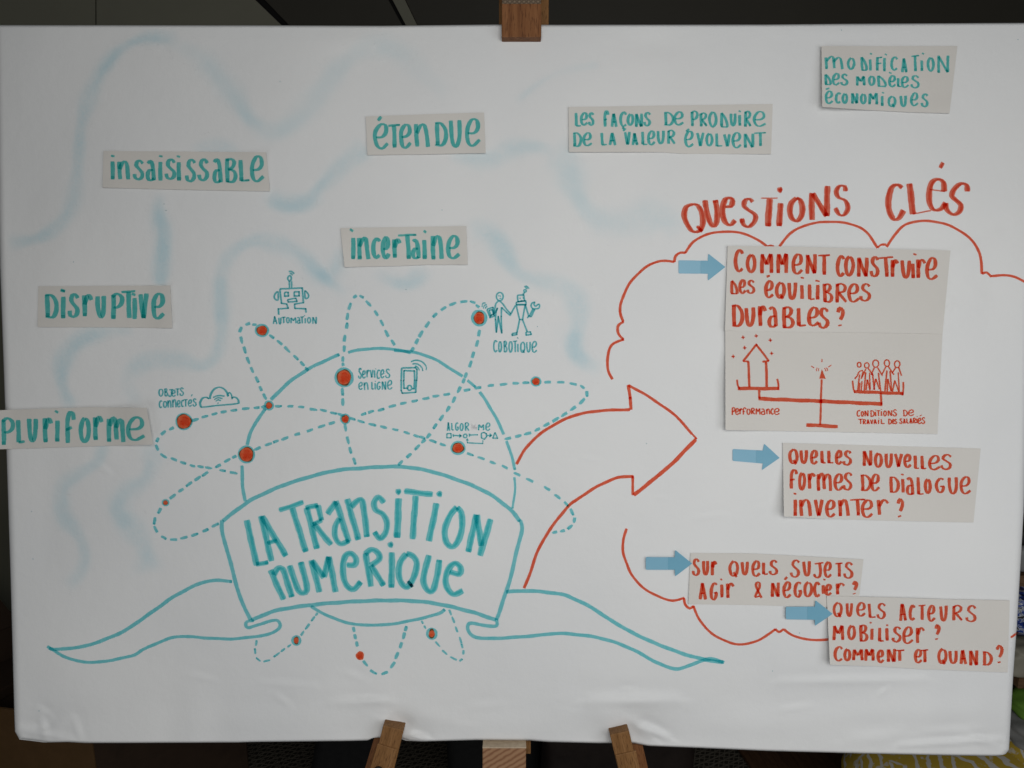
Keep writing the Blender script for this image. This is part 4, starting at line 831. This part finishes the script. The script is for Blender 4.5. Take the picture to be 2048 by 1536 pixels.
floor = mk('floor', [(-3.5, -3, 0), (3.5, -3, 0), (3.5, WY+.01, 0), (-3.5, WY+.01, 0)], [(0, 1, 2, 3)], carpet()); floor['kind'] = 'structure'
# wooden floor on the right, laid as boards
M_floorwood = wood('dark floor board', (.05, .025, .014), (.075, .038, .02), (.095, .05, .027), sc=(9, .8, 9))
wf = mk('wooden_floor', [(.86, -1, .004), (3.4, -1, .004), (3.4, WY-.03, .004), (.62, WY-.03, .004)], [(0, 1, 2, 3)], M_gap); wf['kind'] = 'structure'
for i in range(14):
    x = .64 + i*.13
    obox('plank', V3((x+.065, .65+.0, .009)), (V3((1, .19, 0)).normalized(), V3((-.19, 1, 0)).normalized(), V3((0, 0, 1))), (.127, 1.15, .008), M_floorwood, wf, .001)
# cardboard boxes at left
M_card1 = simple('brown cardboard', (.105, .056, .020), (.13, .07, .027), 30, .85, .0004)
M_card2 = simple('dark and shaded brown cardboard', (.034, .020, .012), (.046, .027, .016), 25, .85, .0004)  # storage box's own brown; on the carton it carries shade
def carton():
    y = .42
    a = W(186, 1500, y); ht = W(20, 1437, .42).z
    A = V3((a.x, y, 0)); L = A + V3((-.62, .10, 0)); Rr = A + V3((.22, .30, 0)); B = L + V3((.22, .30, 0))
    root = empty('cardboard_box', (A+B)/2)
    tag(root, 'open brown cardboard box standing behind the lower left corner', 'box')
    def side(name, p, q, m):
        nrm = (q-p).normalized().cross(V3((0, 0, 1))); prism(name, [p, q, q+V3((0, 0, ht)), p+V3((0, 0, ht))], -nrm*.005, m, root)
    side('front_side', L, A, M_card1); side('right_side', A+V3((.001, .003, 0)), Rr, M_card2); side('left_side', B, L, M_card2); side('back_side', Rr, B, M_card2)  # shade put into the colour: sides other than the front are darker
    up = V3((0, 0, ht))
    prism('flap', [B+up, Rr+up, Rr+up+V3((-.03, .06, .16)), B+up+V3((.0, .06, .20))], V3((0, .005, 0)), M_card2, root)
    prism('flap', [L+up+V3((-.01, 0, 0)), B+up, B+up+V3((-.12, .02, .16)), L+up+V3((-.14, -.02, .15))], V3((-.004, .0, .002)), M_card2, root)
carton()
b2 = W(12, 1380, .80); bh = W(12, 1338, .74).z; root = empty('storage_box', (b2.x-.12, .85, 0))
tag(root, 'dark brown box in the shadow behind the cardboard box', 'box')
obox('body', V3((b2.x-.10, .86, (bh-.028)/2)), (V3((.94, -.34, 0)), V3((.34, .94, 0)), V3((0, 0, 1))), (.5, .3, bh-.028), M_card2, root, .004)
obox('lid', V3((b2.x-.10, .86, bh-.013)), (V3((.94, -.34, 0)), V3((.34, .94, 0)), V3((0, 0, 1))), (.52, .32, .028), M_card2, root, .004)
# dark things under the board
M_bag = simple('black bag cloth', (.004, .004, .0045), (.008, .008, .008), 60, .8, .001)
M_brown = simple('dark brown leather', (.014, .010, .009), (.026, .019, .016), 20, .55, .002)
def bag(px0, px1, y, ht, m, label, seed, skew=0, nm='travel_bag'):
    a, b = W(px0, 1536, y), W(px1, 1536, y); cx = (a.x+b.x)/2; wd = (b.x-a.x)/2
    root = empty(nm, (cx, y+.1, 0)); tag(root, label, 'bag')
    n = 16; V, F = [], []
    bd = blob('body', V3((cx, y+.12, ht/2)), (wd, .12, ht/2), m, root, .28, .025, 22, seed, 4)
    for v in bd.data.vertices: v.co.x += skew*v.co.z
    V = []; 
    for i in range(n+1):
        t = math.pi*i/n
        for j in range(8):
            s_ = 2*math.pi*j/8; r = .006
            V.append((cx+(.07+r*math.cos(s_))*math.cos(t), y+.12+r*math.sin(s_), ht*.97+(.06+r*math.cos(s_))*math.sin(t)))
    for i in range(n):
        for j in range(8): j2 = (j+1) % 8; F.append((i*8+j, i*8+j2, i*8+8+j2, i*8+8+j))
    mk('handle', V, F, M_black, root, True)
bag(625, 770, .50, .42, M_bag, 'black bag behind the left support of the easel', 1, .22)
bag(893, 1085, .55, .36, M_bag, 'black case with straight sides behind the easel rest', 2)
bag(1085, 1400, .46, .40, M_brown, 'dark brown leather bag between the easel supports', 3)
# things at the right edge
def fabric():
    t = NT('yellow cloth with white leaf print'); b = t.bsdf(.9, .1); tc = t.n('ShaderNodeTexCoord')
    def lines(rot, sc, di, lo, hi, msk, mr):
        mp = t.n('ShaderNodeMapping'); mp.inputs['Rotation'].default_value = rot; t.l(tc.outputs['Object'], mp.inputs[0])
        wv = t.n('ShaderNodeTexWave', Scale=sc, Distortion=di, Detail=2, Detail_Scale=2.2); wv.bands_direction = 'X'; t.l(mp.outputs[0], wv.inputs['Vector'])
        r = t.ramp(wv.outputs['Fac'], [(lo, (0, 0, 0)), (hi, (1, 1, 1))]); k = t.ramp(msk, mr)
        m = t.n('ShaderNodeMath', _operation='MULTIPLY'); t.l(r, m.inputs[0]); t.l(k, m.inputs[1]); return m.outputs[0]
    nz = t.noise(15, 1, .4)
    a = lines((0, R(35), R(20)), 15, 3, .74, .82, nz, [(.46, (0, 0, 0)), (.50, (1, 1, 1))])
    c = lines((0, R(-50), R(-20)), 13, 4, .74, .82, nz, [(.46, (1, 1, 1)), (.50, (0, 0, 0))])
    mx = t.n('ShaderNodeMath', _operation='MAXIMUM'); t.l(a, mx.inputs[0]); t.l(c, mx.inputs[1])
    sp = t.ramp(t.noise(45, 2, .6), [(.60, (0, 0, 0)), (.66, (.8, .8, .8))])
    m4 = t.n('ShaderNodeMath', _operation='MAXIMUM'); t.l(mx.outputs[0], m4.inputs[0]); t.l(sp, m4.inputs[1])
    t.l(t.ramp(m4.outputs[0], [(0, (.42, .29, .04)), (1, (.5, .48, .44))]), b.inputs['Base Color']); t.bump(b, t.noise(500, 2), .0004); return t.m
M_yel = fabric()
M_grey = simple('grey cotton cloth', (.18, .18, .175), (.25, .25, .245), 12, .9, .002)
M_green = simple('green cloth', (.10, .21, .025), (.13, .26, .035), 12, .8, .001)
y = .34
c0 = W(1905, 1590, y)
cu = blob('cushion', V3((c0.x+.03, y+.02, c0.z-.02)), (.225, .17, .10), M_yel, None, .75, .035, 40, 5, 4); tag(cu, 'yellow cushion with white leaf print below the lower right corner', 'cushion')
c1 = W(2125, 1592, y-.02)
cu2 = blob('scarf', V3((c1.x, y+.02, c1.z)), (.12, .12, .085), M_yel, None, .8, .05, 32, 9, 5); tag(cu2, 'bunched yellow and white printed cloth at the right edge', 'cloth')
c2 = W(2088, 1478, y+.06); bg = blob('pillow', V3((c2.x, c2.y, c2.z)), (.082, .08, .042), M_grey, None, .8, .08, 30, 12, 6); tag(bg, 'grey rumpled cloth bag above the yellow print cloth', 'bag')
c2 = W(2070, 1432, y+.16); bg = blob('folded_cloth', V3((c2.x, c2.y, c2.z)), (.052, .06, .035), M_grey, None, .8, .1, 30, 21, 6); tag(bg, 'pale grey folded cloth lying under the green cloth', 'cloth')
c2 = W(2076, 1412, y+.1); gr = blob('green_cloth', V3((c2.x, c2.y, c2.z)), (.055, .05, .03), M_green, None, .8, .06, 26, 4, 5); tag(gr, 'bright green cloth peeking past the right edge', 'cloth')
M_shelf = wood('shelf wood', (.09, .055, .03), (.12, .07, .04), (.15, .09, .05), sc=(.8, 9, 9))
M_dk = simple('dark shelf back', (.012, .012, .013), (.02, .02, .02), 10, .7)
M_gry = simple('grey metal', (.16, .16, .165), (.2, .2, .2), 10, .5)
def pack_mat():
    t = NT('blue printed wrapper'); b = t.bsdf(.35, .5)
    nz = t.noise(38, 3, .7, (1, 1, 2.2), dist=1.5)
    t.l(t.ramp(nz, [(.36, (.005, .006, .01)), (.42, (.012, .03, .16)), (.52, (.015, .045, .22)), (.56, (.5, .52, .52)), (.62, (.01, .01, .012))]), b.inputs['Base Color']); return t.m
def foil(x, y0, y1, yy, m, nm, label, wd=.1, cat='packet', amp=.05):
    a, b = W(x, y0, yy), W(x, y1, yy); o = blob(nm, V3((a.x+wd, yy+.04, (a.z+b.z)/2)), (wd, .04, (a.z-b.z)/2), m, None, .4, amp, 26, int(x), 6); return tag(o, label, cat)
yy = .30
sh = empty('shelf', W(2090, 1500, yy+.1)); tag(sh, 'brown wooden shelf with things on it beyond the right edge', 'shelf')
a0, a1 = W(2030, 1160, yy+.08), W(2030, 1198, yy+.08)
obox('upright', V3((a0.x+.25, yy+.30, .6)), (XR, V3((0, 1, 0)), V3((0, 0, 1))), (.5, .02, 1.5), M_dk, sh)
for p0, p1, m in ((1152, 1200, M_shelf), (1352, 1378, M_shelf)):
    q0, q1 = W(2030, p0, yy+.08), W(2030, p1, yy+.08)
    obox('board', V3((q0.x+.26, yy+.18, (q0.z+q1.z)/2)), (XR, V3((0, 1, 0)), V3((0, 0, 1))), (.5, .2, q0.z-q1.z), m, sh, .002)
foil(2034, 1098, 1150, yy+.06, M_gry, 'tin', 'grey metal tin standing on the shelf at the right edge', .06, 'tin', .0)
foil(2036, 1062, 1096, yy+.07, M_black, 'black_box', 'black flat box lying on the grey tin', .06, 'box', .0)
foil(2027, 1202, 1278, yy+.02, pack_mat(), 'packet', 'blue and white printed packet beside the right edge', .07)
foil(2033, 1305, 1362, yy+.06, simple('cream packet', (.2, .19, .15), (.26, .245, .2), 14, .6), 'paper_bag', 'cream paper bag beyond the right edge', .06, 'bag')
foil(2018, 1270, 1345, yy+.12, simple('navy cloth', (.006, .008, .03), (.01, .014, .05), 14, .6), 'navy_packet', 'dark navy packet behind the cream paper bag', .07)
